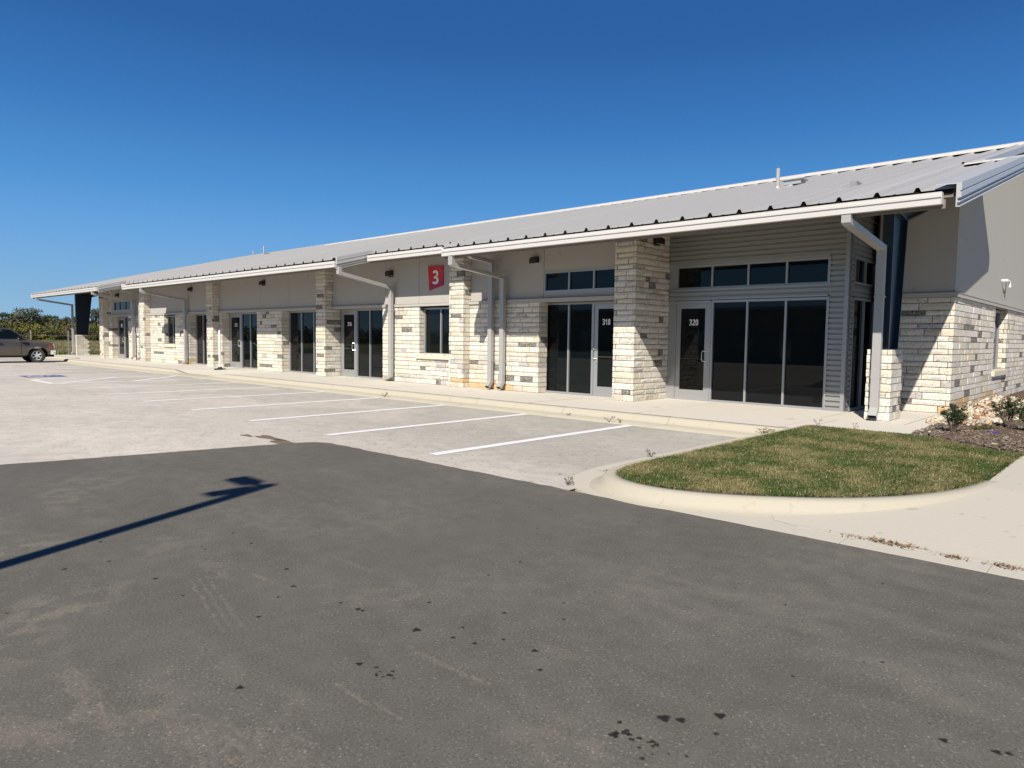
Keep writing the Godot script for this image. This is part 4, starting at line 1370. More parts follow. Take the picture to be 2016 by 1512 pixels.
# ---------------------------------------------------------------- fittings on the building
func signs_and_lamps():
	var s := thing("building_sign", Vector3(-17.53, 3.65, -15.28), "red slanted building number sign with white 3 beside the second pillar", "sign")
	var poly := PackedVector2Array([Vector2(-0.39, 0.39), Vector2(0.37, 0.37), Vector2(0.37, -0.26), Vector2(-0.32, -0.41)])
	var low := PackedVector2Array([Vector2(-0.335, -0.19), Vector2(0.37, -0.06), Vector2(0.37, -0.26), Vector2(-0.32, -0.41)])
	put(s, "panel", extrude(poly, func(u, v, l): return Vector3(u, v, l), 0.004, 0.034), M.sign_red)
	put(s, "panel_foot", extrude(low, func(u, v, l): return Vector3(u, v, l), 0.030, 0.0365), M.sign_magenta)
	for k in 5:
		var y0 := 0.36 - 0.05 * k
		var line := PackedVector2Array([Vector2(-0.22 + 0.10 * k, 0.37), Vector2(-0.208 + 0.10 * k, 0.37), Vector2(0.37, y0 - 0.16), Vector2(0.37, y0 - 0.172)])
		put(s, "printed_line", extrude(line, func(u, v, l): return Vector3(u, v, l), 0.032, 0.0352), M.sign_line)
	lettering(s, "digit", "3", Vector3(0.005, 0.0, 0.040), 0.44, M.number_white, 0.95, 0.006)
	var lamp_at := [[-13.22, 3.92, "black box wall lamp left of the row of windows over unit 318"], [-19.94, 3.90, "black box wall lamp between the long downspout and red sign"], [-28.95, 3.97, "black box wall lamp above stone between units 312 and 316"], [-36.40, 3.98, "black box wall lamp above downspout with kicked elbow, left of the white post"], [-46.9, 4.02, "farthest black box wall lamp, over the window row by the far pedestal"]]
	for l in lamp_at:
		var o := wall_lamp(Vector3(l[0], l[1], -15.28), 0.0, l[2])
		o.set_meta("group", "wall lamps under the eaves")
	wall_lamp(Vector3(-9.63, 4.23, -15.83), PI / 2, "black box wall lamp on the side of the nearest tall stone pillar").set_meta("group", "wall lamps under the eaves")

func wall_lamp(at: Vector3, turn: float, label: String) -> Node3D:
	var o := thing("wall_lamp", at, label, "wall lamp")
	o.rotation.y = turn
	var prof := PackedVector2Array([Vector2(0.0, -0.10), Vector2(0.0, 0.10), Vector2(0.10, 0.10), Vector2(0.17, 0.05), Vector2(0.17, -0.085), Vector2(0.155, -0.085), Vector2(0.03, -0.05)])
	put(o, "housing", extrude(prof, along_x, -0.125, 0.125), M.dark_bronze)
	sub_box(o, "back_plate", Vector3(-0.14, -0.115, 0.0), Vector3(0.14, 0.115, 0.012), M.dark_bronze)
	sub_box(o, "lens", Vector3(-0.10, -0.075, 0.14), Vector3(0.10, -0.07, 0.05), M.lamp_clear)
	return o

# ---------------------------------------------------------------- planting
func blade_mesh(blades: int, spread: float, seed_no: int, width := 0.010) -> ArrayMesh:
	var r := RandomNumberGenerator.new()
	r.seed = seed_no
	var st := begin()
	for k in blades:
		var a := r.randf() * TAU
		var foot := Vector3(cos(a), 0, sin(a)) * spread * sqrt(r.randf())
		var lean := Vector3(r.randfn(0, 0.45), 1.0, r.randfn(0, 0.45)).normalized() * r.randf_range(0.55, 1.0)
		var b := r.randf() * TAU
		var side := Vector3(cos(b), 0, sin(b)) * width
		var mid := foot + lean * 0.55
		var tip := foot + lean * 0.9 + Vector3(lean.x, -0.12, lean.z) * 0.35
		quad(st, foot - side, mid - side * 0.8, mid + side * 0.8, foot + side)
		for p in [mid - side * 0.8, tip, mid + side * 0.8]: st.add_vertex(p)
	return done(st)

func scatter(parent: Node, called: String, mesh: Mesh, material: Material, places: Array, tints: Array) -> MultiMeshInstance3D:
	var mm := MultiMesh.new()
	mm.transform_format = MultiMesh.TRANSFORM_3D
	mm.use_colors = true
	mm.mesh = mesh
	mm.instance_count = places.size()
	for k in places.size():
		mm.set_instance_transform(k, places[k])
		mm.set_instance_color(k, tints[k])
	var o := MultiMeshInstance3D.new()
	o.name = numbered(parent, called)
	o.multimesh = mm
	o.material_override = material
	parent.add_child(o, true)
	o.set_meta("kind", "stuff")
	return o

func turf_blades(poly: PackedVector2Array):
	var n := FastNoiseLite.new()
	n.seed = 8
	n.frequency = 1.1
	n.fractal_octaves = 4
	var places := []
	var tints := []
	var tries := 0
	while places.size() < 52000 and tries < 130000:
		tries += 1
		var p := Vector2(rng.randf_range(-4.75, -1.33), rng.randf_range(-13.35, -6.42))
		if not Geometry2D.is_point_in_polygon(p, poly): continue
		var h := rng.randf_range(0.030, 0.062)
		var v := n.get_noise_2d(p.x, p.y * 0.8) * 1.3 + rng.randfn(0, 0.22)
		# straw in the worn middle, green in patches and along the kerb
		var c := Color(0.058, 0.092, 0.026).lerp(Color(0.225, 0.195, 0.095), clampf(0.36 - v * 0.9, 0.0, 1.0))
		if rng.randf() < 0.10: c = Color(0.32, 0.28, 0.16)
		if rng.randf() < 0.015: c = Color(0.16, 0.055, 0.03)
		c *= rng.randf_range(0.75, 1.2)
		places.append(Transform3D(Basis(Vector3.UP, rng.randf() * TAU) * Basis.from_scale(Vector3(1.0, h / 1.0, 1.0)) * Basis.from_scale(Vector3(0.06, 1.0, 0.06)), Vector3(p.x, 0.140, p.y)))
		tints.append(c)
	var o := scatter(self, "grass", blade_mesh(7, 0.55, 3, 0.055), M.blade, places, tints)
	tag(o, "short half green, half straw coloured grass on the kerbed island", "grass")

func leaf_cloud(st: SurfaceTool, r: RandomNumberGenerator, c: Vector3, radius: Vector3, count: int, size: float):
	for k in count:
		var d := Vector3(r.randfn(0, 1), r.randfn(0, 1), r.randfn(0, 1)).normalized() * pow(r.randf(), 0.45)
		var p := c + d * radius
		var u := Vector3(r.randfn(0, 1), r.randfn(0, 1), r.randfn(0, 1)).normalized()
		var v := u.cross(Vector3(r.randfn(0, 1), r.randfn(0, 1), r.randfn(0, 1))).normalized()
		var s := size * r.randf_range(0.6, 1.3)
		var tint := r.randf_range(0.6, 1.35)
		st.set_color(Color(tint, tint * r.randf_range(0.92, 1.06), tint * r.randf_range(0.8, 1.1)))
		quad(st, p - u * s, p - v * s * 0.5, p + u * s, p + v * s * 0.5)

func tree_mesh(seed_no: int, height: float, width: float, clear: float, lumps: int, leaves: int, size: float) -> Array:
	# [trunk mesh, crown mesh]
	var r := RandomNumberGenerator.new()
	r.seed = seed_no
	var wood := begin()
	var crown := begin()
	tube(wood, [Vector3.ZERO, Vector3(r.randfn(0, 0.1), clear * 0.6, r.randfn(0, 0.1)), Vector3(r.randfn(0, 0.15), height * 0.6, r.randfn(0, 0.15))], [height * 0.035, height * 0.026, height * 0.012], 7)
	for k in lumps:
		var a := TAU * (k + r.randf() * 0.8) / lumps
		var e := r.randf()
		var y := lerpf(clear, height * 0.9, pow(e, 0.8))
		var reach := width * 0.5 * sqrt(maxf(0.06, 1.0 - pow((y - lerpf(clear, height, 0.42)) / (height * 0.62), 2.0))) * r.randf_range(0.35, 0.85)
		var p := Vector3(cos(a) * reach, y, sin(a) * reach)
		tube(wood, [Vector3(0, minf(y * 0.6, height * 0.5), 0), p * Vector3(0.5, 0.88, 0.5), p], [height * 0.011, height * 0.008, height * 0.003], 5)
		leaf_cloud(crown, r, p, Vector3(width * r.randf_range(0.13, 0.22), height * r.randf_range(0.07, 0.12), width * r.randf_range(0.13, 0.22)), leaves / lumps, size)
	return [done(wood), done(crown)]

func bearing(px: float, distance: float) -> Vector3:
	var a := deg_to_rad(42.705) + atan((1008.0 - px) / 1380.0)
	return Vector3(-sin(a) * distance, 0, -cos(a) * distance)

func plant_tree(called: String, at: Vector3, parts: Array, leaf: Material, label: String, category: String, group: String, s := 1.0, turn := 0.0) -> Node3D:
	var o := thing(called, at, label, category, group)
	o.rotation.y = turn
	o.scale = Vector3.ONE * s
	put(o, "trunk", parts[0], M.bark)
	put(o, "crown", parts[1], leaf)
	return o

func far_side():
	# wire fence beyond the lot, field grass, brush and trees
	var f := thing("wire_fence", Vector3(-58.6, 0, 0), "thin wire fence on steel posts across the field's edge", "fence")
	for z in [-13.35, -15.67, -16.37, -18.6, -20.9, -23.2, -25.5, -11.0, -8.6, -6.2, -3.8]:
		var st := begin()
		box(st, Vector3(-0.03, -0.02, z - 0.03), Vector3(0.03, 1.85, z + 0.03))
		put(f, "post", done(st), M.galvanised)
	for y in [0.35, 0.75, 1.15, 1.5]:
		var st := begin()
		tube(st, [Vector3(0.035, y, -26), Vector3(0.035, y, -2)], [0.004, 0.004], 4)
		put(f, "wire", done(st), M.galvanised)
	var strip := put(self, "kerb", slab_mesh(PackedVector2Array([Vector2(-57.3, -30), Vector2(-57.05, -30), Vector2(-57.05, 24), Vector2(-57.3, 24)]), -0.02, 0.13), M.kerb_concrete)
	tag(strip, "far straight kerb at the end of the lot, before the fence", "kerb", "", "structure")
	var n := FastNoiseLite.new()
	n.seed = 61
	n.frequency = 0.06
	var places := []
	var tints := []
	for k in 26000:
		var d := 59.5 + 95.0 * pow(rng.randf(), 1.5)
		var a := deg_to_rad(rng.randf_range(64.0, 96.0))
		var p := Vector3(-sin(a) * d, -0.02, -cos(a) * d)
		if p.x > -58.9: continue
		var v := n.get_noise_2d(p.x, p.z) + rng.randfn(0, 0.2)
		var c := Color(0.27, 0.24, 0.13).lerp(Color(0.115, 0.13, 0.05), clampf(0.35 + v, 0, 1)) * rng.randf_range(0.75, 1.2)
		if d < 63.0 and rng.randf() < 0.5: c = Color(0.10, 0.13, 0.045)
		var h := rng.randf_range(0.35, 0.85)
		places.append(Transform3D(Basis(Vector3.UP, rng.randf() * TAU) * Basis.from_scale(Vector3(0.42, h, 0.42)), p))
		tints.append(c)
	var g := scatter(self, "field_grass", blade_mesh(12, 0.8, 4, 0.045), M.blade, places, tints)
	tag(g, "tall straw coloured grass in the field beyond the wire fence", "grass")
	# brush: one mass of low thicket, olive in front, darker behind
	var r := RandomNumberGenerator.new()
	r.seed = 71
	var cl := begin()
	leaf_cloud(cl, r, Vector3(0, 0.5, 0), Vector3(0.55, 0.5, 0.55), 150, 0.085)
	var clump := done(cl)
	var bp := []
	var bt := []
	for k in 2600:
		var t := rng.randf()
		var d := lerpf(150.0, 225.0, t)
		var a := deg_to_rad(rng.randf_range(62.0, 150.0) if k % 3 == 0 else rng.randf_range(68.0, 84.0))
		var h := lerpf(2.3, 5.3, t) * rng.randf_range(0.75, 1.15)
		var w := lerpf(2.6, 5.0, t) * rng.randf_range(0.7, 1.3)
		var m := rng.randf()
		var c := Color(0.115, 0.125, 0.042)
		if m < 0.30: c = Color(0.155, 0.150, 0.045)
		elif m < 0.45: c = Color(0.13, 0.115, 0.065)
		elif m < 0.60: c = Color(0.095, 0.105, 0.060)
		elif m < 0.80: c = Color(0.070, 0.082, 0.042)
		elif m < 0.85: c = Color(0.13, 0.095, 0.06)
		bp.append(Transform3D(Basis(Vector3.UP, rng.randf() * TAU) * Basis.from_scale(Vector3(w, h, w)), Vector3(-sin(a) * d, -0.3, -cos(a) * d)))
		bt.append(c * rng.randf_range(0.85, 1.3))
	var b := scatter(self, "brush", clump, M.blade, bp, bt)
	tag(b, "olive and rust coloured thicket of brush along the horizon", "brush")
	# trees one can tell apart
	var oak := tree_mesh(81, 7.6, 7.2, 2.0, 26, 2400, 0.20)
	var round_tree := tree_mesh(82, 5.2, 4.6, 1.8, 16, 1300, 0.17)
	var bushy := tree_mesh(83, 3.4, 4.2, 0.3, 14, 1200, 0.16)
	var grp := "trees on the skyline beyond the field"
	plant_tree("oak_tree", bearing(54, 192), oak, M.leaf_grey, "largest spreading oak on the skyline, above the truck", "tree", grp, 1.0, 0.4)
	plant_tree("oak_tree", bearing(35, 205), oak, M.leaf_dark, "smaller dark oak touching the largest oak on its left", "tree", grp, 0.86, 2.0)
	plant_tree("round_tree", bearing(183, 205), round_tree, M.leaf_grey, "lone round tree on the skyline seen between far pedestal and pillar", "tree", grp, 1.55, 1.0)
	plant_tree("oak_tree", bearing(84, 208), oak, M.leaf_dark, "thin topped tree just right of the largest oak", "tree", grp, 0.80, 3.1)
	plant_tree("oak_tree", bearing(101, 210), round_tree, M.leaf_dark, "dark tree on the skyline left of the far downspout, paired with a thinner one", "tree", grp, 1.22, 4.0)
	plant_tree("oak_tree", bearing(116, 205), oak, M.leaf_grey, "thin tree on the skyline nearest the left of the far downspout", "tree", grp, 0.76, 5.0)
	plant_tree("oak_tree", bearing(138, 215), round_tree, M.leaf_dark, "dark tree half hidden by the far downspout", "tree", grp, 1.18, 2.5)
	plant_tree("oak_tree", bearing(17, 200), round_tree, M.leaf_dark, "dark low tree at the left end of the skyline", "tree", grp, 1.22, 0.2)
	plant_tree("bush", bearing(88, 148), bushy, M.leaf_yellow, "yellow green bush behind the truck's hood", "bush", "bushes at the foot of the thicket", 1.0, 0.0)
	plant_tree("bush", bearing(108, 146), bushy, M.leaf_olive, "olive bush between truck nose and far downspout", "bush", "bushes at the foot of the thicket", 0.9, 1.7)
	plant_tree("bush", bearing(126, 150), bushy, M.leaf_rust, "brownish bush beside the far downspout", "bush", "bushes at the foot of the thicket", 0.95, 3.0)
	plant_tree("bush", bearing(48, 149), bushy, M.leaf_yellow, "yellow green bush above the truck's windshield", "bush", "bushes at the foot of the thicket", 1.15, 4.0)
	plant_tree("bush", bearing(20, 151), bushy, M.leaf_olive, "olive bush above the truck's cab", "bush", "bushes at the foot of the thicket", 1.1, 5.2)
	plant_tree("bush", bearing(186, 147), bushy, M.leaf_olive, "green bush seen between far pedestal and pillar", "bush", "bushes at the foot of the thicket", 1.0, 0.9)
	plant_tree("bush", bearing(174, 151), bushy, M.leaf_dark, "dark bush right behind the far pedestal", "bush", "bushes at the foot of the thicket", 0.95, 2.2)

func shrub(at: Vector3, h: float, w: float, seed_no: int, label: String):
	var r := RandomNumberGenerator.new()
	r.seed = seed_no
	var o := thing("shrub", at, label, "shrub", "shrubs in the mulch bed")
	var wood := begin()
	var leaf := begin()
	for k in 26:
		var a := r.randf() * TAU
		var lean := w * 0.5 * sqrt(r.randf())
		var top := Vector3(cos(a) * lean, h * r.randf_range(0.62, 0.98) * (1.0 - 0.25 * lean / w), sin(a) * lean)
		var mid := Vector3(top.x * 0.35, top.y * 0.5, top.z * 0.35) + Vector3(r.randfn(0, 0.012), 0, r.randfn(0, 0.012))
		var foot := Vector3(cos(a), 0, sin(a)) * 0.03 * r.randf()
		tube(wood, [foot - Vector3.UP * 0.03, mid, top], [0.0065, 0.005, 0.0025], 5)
		for j in 9:
			var t := r.randf_range(0.30, 1.0)
			var p := mid.lerp(top, (t - 0.3) / 0.7) + Vector3(r.randfn(0, 0.022), r.randfn(0, 0.012), r.randfn(0, 0.022))
			leaf_cloud(leaf, r, p, Vector3(0.030, 0.028, 0.030), 6 if t < 0.5 else 13, 0.0145)
	put(o, "stem", done(wood), M.twig)
	put(o, "foliage", done(leaf), M.leaf_shrub)

func weed(at: Vector3, h: float, n: int, material: Material, called: String, label: String, category: String):
	var r := RandomNumberGenerator.new()
	r.seed = int(absf(at.x * 131.0 + at.z * 977.0))
	var o := thing(called, at, label, category, "stray weeds and litter")
	var st := begin()
	var lf := begin()
	for k in n:
		var a := r.randf() * TAU
		var d := Vector3(cos(a) * r.randf_range(0.2, 1.0), r.randf_range(0.35, 1.0), sin(a) * r.randf_range(0.2, 1.0)) * h
		tube(st, [Vector3.ZERO, d * Vector3(0.5, 0.62, 0.5), d], [0.004, 0.003, 0.0015], 4)
		leaf_cloud(lf, r, d * 0.8, Vector3(0.2, 0.12, 0.2) * h, 7, maxf(0.008, h * 0.07))
	put(o, "stem", done(st), M.twig)
	put(o, "leaves", done(lf), material)

func litter(at: Vector3, wx: float, wz: float, n: int, label: String):
	var r := RandomNumberGenerator.new()
	r.seed = int(absf(at.x * 531.0 + at.z * 77.0))
	var st := begin()
	for k in n:
		var p := Vector3(r.randfn(0, wx), 0.004 + absf(r.randfn(0, 0.007)), r.randfn(0, wz))
		var a := r.randf() * TAU
		var u := Vector3(cos(a), r.randfn(0, 0.25), sin(a)) * r.randf_range(0.008, 0.022)
		var v := Vector3(-sin(a), r.randfn(0, 0.3), cos(a)) * r.randf_range(0.003, 0.008)
		quad(st, p - u, p - v, p + u, p + v)
	var o := put(self, "leaf_litter", done(st), M.dead_leaf)
	o.position = at
	tag(o, label, "leaf litter", "stray weeds and litter", "stuff")

func planting():
	shrub(Vector3(-2.53, 0.16, -13.90), 0.60, 0.46, 91, "leafy dark green shrub at the corner of the concrete walk")
	shrub(Vector3(-1.98, 0.17, -15.55), 0.66, 0.62, 92, "wider dark green shrub farther back in the mulch, before the pale rubble")
	shrub(Vector3(-1.62, 0.17, -15.05), 0.60, 0.50, 93, "shrub at the right edge of the picture beside the side walk")
	weed(Vector3(-2.18, 0.17, -14.85), 0.16, 40, M.leaf_olive, "weed", "low sprawling olive weed between the two shrubs", "weed")
	weed(Vector3(-2.32, 0.17, -14.65), 0.13, 30, M.leaf_olive, "weed", "flat weed just right of the first shrub's foot", "weed")
	var cp := []
	var ct := []
	for k in 5200:
		var p := Vector3(rng.randf_range(-3.05, -1.40), 0.178, rng.randf_range(-22.0, -12.35))
		if p.z > -13.3 and p.x < lerpf(-1.5, -2.75, clampf((-12.2 - p.z) / 1.05, 0, 1)): continue
		cp.append(Transform3D(Basis.from_euler(Vector3(rng.randfn(0, 0.35), rng.randf() * TAU, rng.randfn(0, 0.35))) * Basis.from_scale(Vector3(rng.randf_range(0.015, 0.05), 0.006, rng.randf_range(0.006, 0.014))), p + Vector3.UP * rng.randfn(0.004, 0.008)))
		ct.append(Color(0.15, 0.115, 0.09).lerp(Color(0.36, 0.31, 0.25), rng.randf() * rng.randf()) * rng.randf_range(0.5, 1.1))
	var chips := scatter(self, "mulch_chips", box_mesh(Vector3(-1, -1, -1), Vector3(1, 1, 1)), M.blade, cp, ct)
	tag(chips, "loose wood chips lying over the mulch bed", "mulch")
	# rubble against the end wall
	var r := RandomNumberGenerator.new()
	r.seed = 95
	var places := []
	var tints := []
	for k in 900:
		var z := r.randf_range(-23.5, -15.2)
		var x := r.randf_range(-3.27, lerpf(-2.35, -2.0, clampf((-15.2 - z) / 3.0, 0, 1)) + r.randfn(0, 0.12))
		var s := r.randf_range(0.02, 0.075)
		var y := 0.165 + 0.10 * clampf((-2.5 - x) / 0.8, 0, 1) * clampf((-17.0 - z) / 1.5, 0, 1)
		places.append(Transform3D(Basis.from_euler(Vector3(r.randf() * TAU, r.randf() * TAU, r.randf() * TAU)) * Basis.from_scale(Vector3(s, s * r.randf_range(0.5, 0.9), s * r.randf_range(0.6, 1.2))), Vector3(x, y + r.randf() * 0.05, z)))
		var c := Color(0.70, 0.62, 0.49)
		var m := r.randf()
		if m < 0.25: c = Color(0.62, 0.44, 0.28)
		elif m < 0.40: c = Color(0.50, 0.46, 0.40)
		elif m < 0.48: c = Color(0.35, 0.17, 0.10)
		tints.append(c * r.randf_range(0.62, 0.85))
	var st := begin()
	var pts := []
	for p in [Vector3(1, 0, 0), Vector3(-1, 0, 0), Vector3(0, 1, 0), Vector3(0, -1, 0), Vector3(0, 0, 1), Vector3(0, 0, -1)]:
		pts.append(p * r.randf_range(0.75, 1.15) + Vector3(r.randfn(0, 0.15), r.randfn(0, 0.15), r.randfn(0, 0.15)))
	for i in [[0, 2, 4], [4, 2, 1], [1, 2, 5], [5, 2, 0], [4, 3, 0], [1, 3, 4], [5, 3, 1], [0, 3, 5]]:
		for j in [i[0], i[2], i[1]]: st.add_vertex(pts[j])
	var o := scatter(self, "rubble", done(st), M.blade, places, tints)
	tag(o, "pale and rusty broken limestone rubble at the foot of the end wall", "rubble")

# ---------------------------------------------------------------- truck
func truck():
	var t := thing("pickup_truck", Vector3(-47.38, 0.0, -10.90), "grey brown pickup truck parked nose in at the far left", "truck")
	var arch := func(c: float, r: float, y0: float):
		# points over a wheel, from front to rear
		var out := []
		var a0 := asin((y0 - 0.40) / r)
		for k in 11:
			var a := lerpf(PI - a0, a0, k / 10.0)
			out.append(Vector2(c + cos(a) * r, 0.40 + sin(a) * r))
		return out
	var side := [Vector2(-0.80, 0.66), Vector2(-0.79, 0.92), Vector2(-0.74, 1.05), Vector2(-0.60, 1.13), Vector2(-0.1, 1.24), Vector2(0.55, 1.31), Vector2(2.95, 1.30), Vector2(4.86, 1.30), Vector2(4.90, 1.15), Vector2(4.86, 0.55)]
	var under := []
	under.append_array(arch.call(0.0, 0.50, 0.44))
	under.append(Vector2(0.62, 0.40))
	under.append(Vector2(3.0, 0.40))
	under.append_array(arch.call(3.66, 0.50, 0.44))
	under.append(Vector2(4.86, 0.50))
	var poly := PackedVector2Array(side)
	under.reverse()
	for p in under: poly.append(p)
	poly.append(Vector2(-0.78, 0.44))
	var bulge := func(u, v, l):
		# sides tuck in above and below the shoulder; the nose rounds in plan
		var x: float = l * (1.0 - 0.05 * pow(absf(v - 0.85) / 0.45, 2.0)) * (1.0 - 0.10 * clampf((-0.55 - u) / 0.4, 0.0, 1.0))
		return Vector3(x, v, u)
	var body := begin()
	extrude_in(body, poly, bulge, -0.99, 0.99)
	put(t, "body", done(body), M.car_paint)
	var cab := PackedVector2Array([Vector2(0.42, 1.26), Vector2(0.80, 1.60), Vector2(1.13, 1.85), Vector2(1.42, 1.925), Vector2(2.1, 1.945), Vector2(2.75, 1.90), Vector2(2.92, 1.78), Vector2(3.02, 1.25)])
	var taper := func(u, v, l): return Vector3(l * lerpf(0.955, 0.76, clampf((v - 1.24) / 0.68, 0, 1)), v, u)
	put(t, "cab", extrude(cab, taper, -1.0, 1.0), M.car_paint)
	for s in [1.0, -1.0]:
		for w in [[Vector2(0.66, 1.33), Vector2(0.92, 1.60), Vector2(1.22, 1.82), Vector2(1.80, 1.86), Vector2(1.80, 1.33)], [Vector2(1.90, 1.33), Vector2(1.90, 1.865), Vector2(2.55, 1.84), Vector2(2.80, 1.74), Vector2(2.88, 1.32)]]:
			put(t, "side_window", extrude(PackedVector2Array(w), taper, 0.99 * s, 1.006 * s), M.glass_dark)
		# doors: seams, handles, mirror
		for z in [0.78, 1.92, 2.98]:
			sub_box(t, "door_seam", Vector3(0.985 * s, 0.45, z), Vector3(0.992 * s, 1.24, z + 0.012), M.closure_black)
		for z in [1.62, 2.72]:
			sub_box(t, "door_handle", Vector3(0.975 * s, 1.02, z), Vector3(1.005 * s, 1.08, z + 0.20), M.closure_black)
		var m := begin()
		box(m, Vector3(0.94 * s, 1.30, 0.80), Vector3(1.16 * s, 1.50, 0.94))
		put(t, "mirror", done(m), M.closure_black)
		sub_box(t, "mirror_cap", Vector3(0.96 * s, 1.31, 0.93), Vector3(1.164 * s, 1.38, 0.955), M.chrome)
		var lip := begin()
		var pts := []
		var rad := []
		for p in arch.call(0.0, 0.515, 0.44):
			pts.append(Vector3(0.985 * s, p.y, p.x))
			rad.append(0.022)
		tube(lip, pts, rad, 6)
		put(t, "fender_lip", done(lip), M.car_paint)
		sub_box(t, "fender_vent", Vector3(0.975 * s, 1.09, 0.42), Vector3(0.992 * s, 1.115, 0.70), M.closure_black)
		sub_box(t, "running_board", Vector3(0.80 * s, 0.33, 0.68), Vector3(1.0 * s, 0.385, 2.95), M.closure_black)
		var lamp := hook(t, "headlight")
		sub_box(lamp, "lens", Vector3(0.60 * s, 0.84, -0.815), Vector3(0.925 * s, 1.03, -0.60), M.lamp_clear)
		sub_box(lamp, "side_marker", Vector3(0.90 * s, 0.87, -0.66), Vector3(0.965 * s, 1.00, -0.53), M.lamp_red)
		sub_box(t, "tail_light", Vector3(0.90 * s, 0.85, 4.78), Vector3(0.985 * s, 1.22, 4.905), M.lamp_red)
	var shield := begin()
	var a := []
	for q in [[-0.90, 0.46, 1.295], [-0.765, 1.12, 1.843], [0.765, 1.12, 1.843], [0.90, 0.46, 1.295]]:
		a.append(Vector3(q[0], q[2] + 0.008, q[1] - 0.006))
	quad(shield, a[3], a[2], a[1], a[0])
	put(t, "windshield", done(shield), M.glass_dark)
	var bump := PackedVector2Array([Vector2(-0.86, 0.46), Vector2(-0.89, 0.55), Vector2(-0.87, 0.69), Vector2(-0.62, 0.69), Vector2(-0.60, 0.46)])
	put(t, "bumper", extrude(bump, func(u, v, l): return Vector3(l * (1.0 - 0.10 * clampf((-0.75 - u) / 0.25, 0, 1)), v, u), -0.985, 0.985), M.chrome)
	sub_box(t, "air_dam", Vector3(-0.88, 0.32, -0.80), Vector3(0.88, 0.46, -0.55), M.closure_black)
	var grille := hook(t, "grille")
	sub_box(grille, "opening", Vector3(-0.55, 0.74, -0.815), Vector3(0.55, 1.04, -0.76), M.closure_black)
	for k in 3: sub_box(grille, "bar", Vector3(-0.57, 0.75 + 0.11 * k, -0.835), Vector3(0.57, 0.785 + 0.11 * k, -0.81), M.chrome)
	sub_box(t, "chassis", Vector3(-0.7, 0.30, -0.5), Vector3(0.7, 0.55, 4.6), M.closure_black)
	for w in [[0.80, 0.0, -0.42], [-0.80, 0.0, -0.42], [0.80, 3.66, 0.0], [-0.80, 3.66, 0.0]]:
		var o := hook(t, "wheel")
		o.position = Vector3(w[0], 0.395, w[1])
		o.rotation.y = w[2]
		wheel(o, signf(w[0]))

func wheel(o: Node, s: float):
	var st := begin()
	var prof := [Vector2(-0.13, 0.255), Vector2(-0.135, 0.33), Vector2(-0.115, 0.385), Vector2(-0.06, 0.395), Vector2(0.06, 0.395), Vector2(0.115, 0.385), Vector2(0.135, 0.33), Vector2(0.13, 0.255), Vector2(0.0, 0.24), Vector2(-0.13, 0.255)]
	var n := 28
	for k in n:
		var a := TAU * k / n
		var b := TAU * (k + 1) / n
		for i in prof.size() - 1:
			var p: Vector2 = prof[i]
			var q: Vector2 = prof[i + 1]
			quad(st, Vector3(p.x, cos(a) * p.y, sin(a) * p.y), Vector3(p.x, cos(b) * p.y, sin(b) * p.y), Vector3(q.x, cos(b) * q.y, sin(b) * q.y), Vector3(q.x, cos(a) * q.y, sin(a) * q.y))
	put(o, "tyre", done(st), M.tyre)
	var rim := begin()
	for k in 6:
		var a := TAU * k / 6
		for d in [-0.13, 0.13]:
			var p := Vector3(s * 0.075, cos(a + d * 2.2) * 0.055, sin(a + d * 2.2) * 0.055)
			var q := Vector3(s * 0.105, cos(a + d) * 0.24, sin(a + d) * 0.24)
			tube(rim, [p, q], [0.026, 0.022], 5)
	tube(rim, [Vector3(s * 0.05, 0, 0), Vector3(s * 0.10, 0, 0)], [0.065, 0.05], 10)
	for k in 28:
		var a := TAU * k / 28
		var b := TAU * (k + 1) / 28
		quad(rim, Vector3(s * 0.118, cos(a) * 0.256, sin(a) * 0.256), Vector3(s * 0.118, cos(b) * 0.256, sin(b) * 0.256), Vector3(s * 0.100, cos(b) * 0.232, sin(b) * 0.232), Vector3(s * 0.100, cos(a) * 0.232, sin(a) * 0.232))
	put(o, "rim", done(rim), M.alloy)
	var hub := begin()
	for k in 20:
		for p in [Vector3(s * 0.0, 0, 0), Vector3(0, cos(TAU * k / 20) * 0.25, sin(TAU * k / 20) * 0.25), Vector3(0, cos(TAU * (k + 1) / 20) * 0.25, sin(TAU * (k + 1) / 20) * 0.25)]: hub.add_vertex(p)
	put(o, "brake", done(hub), M.closure_black)

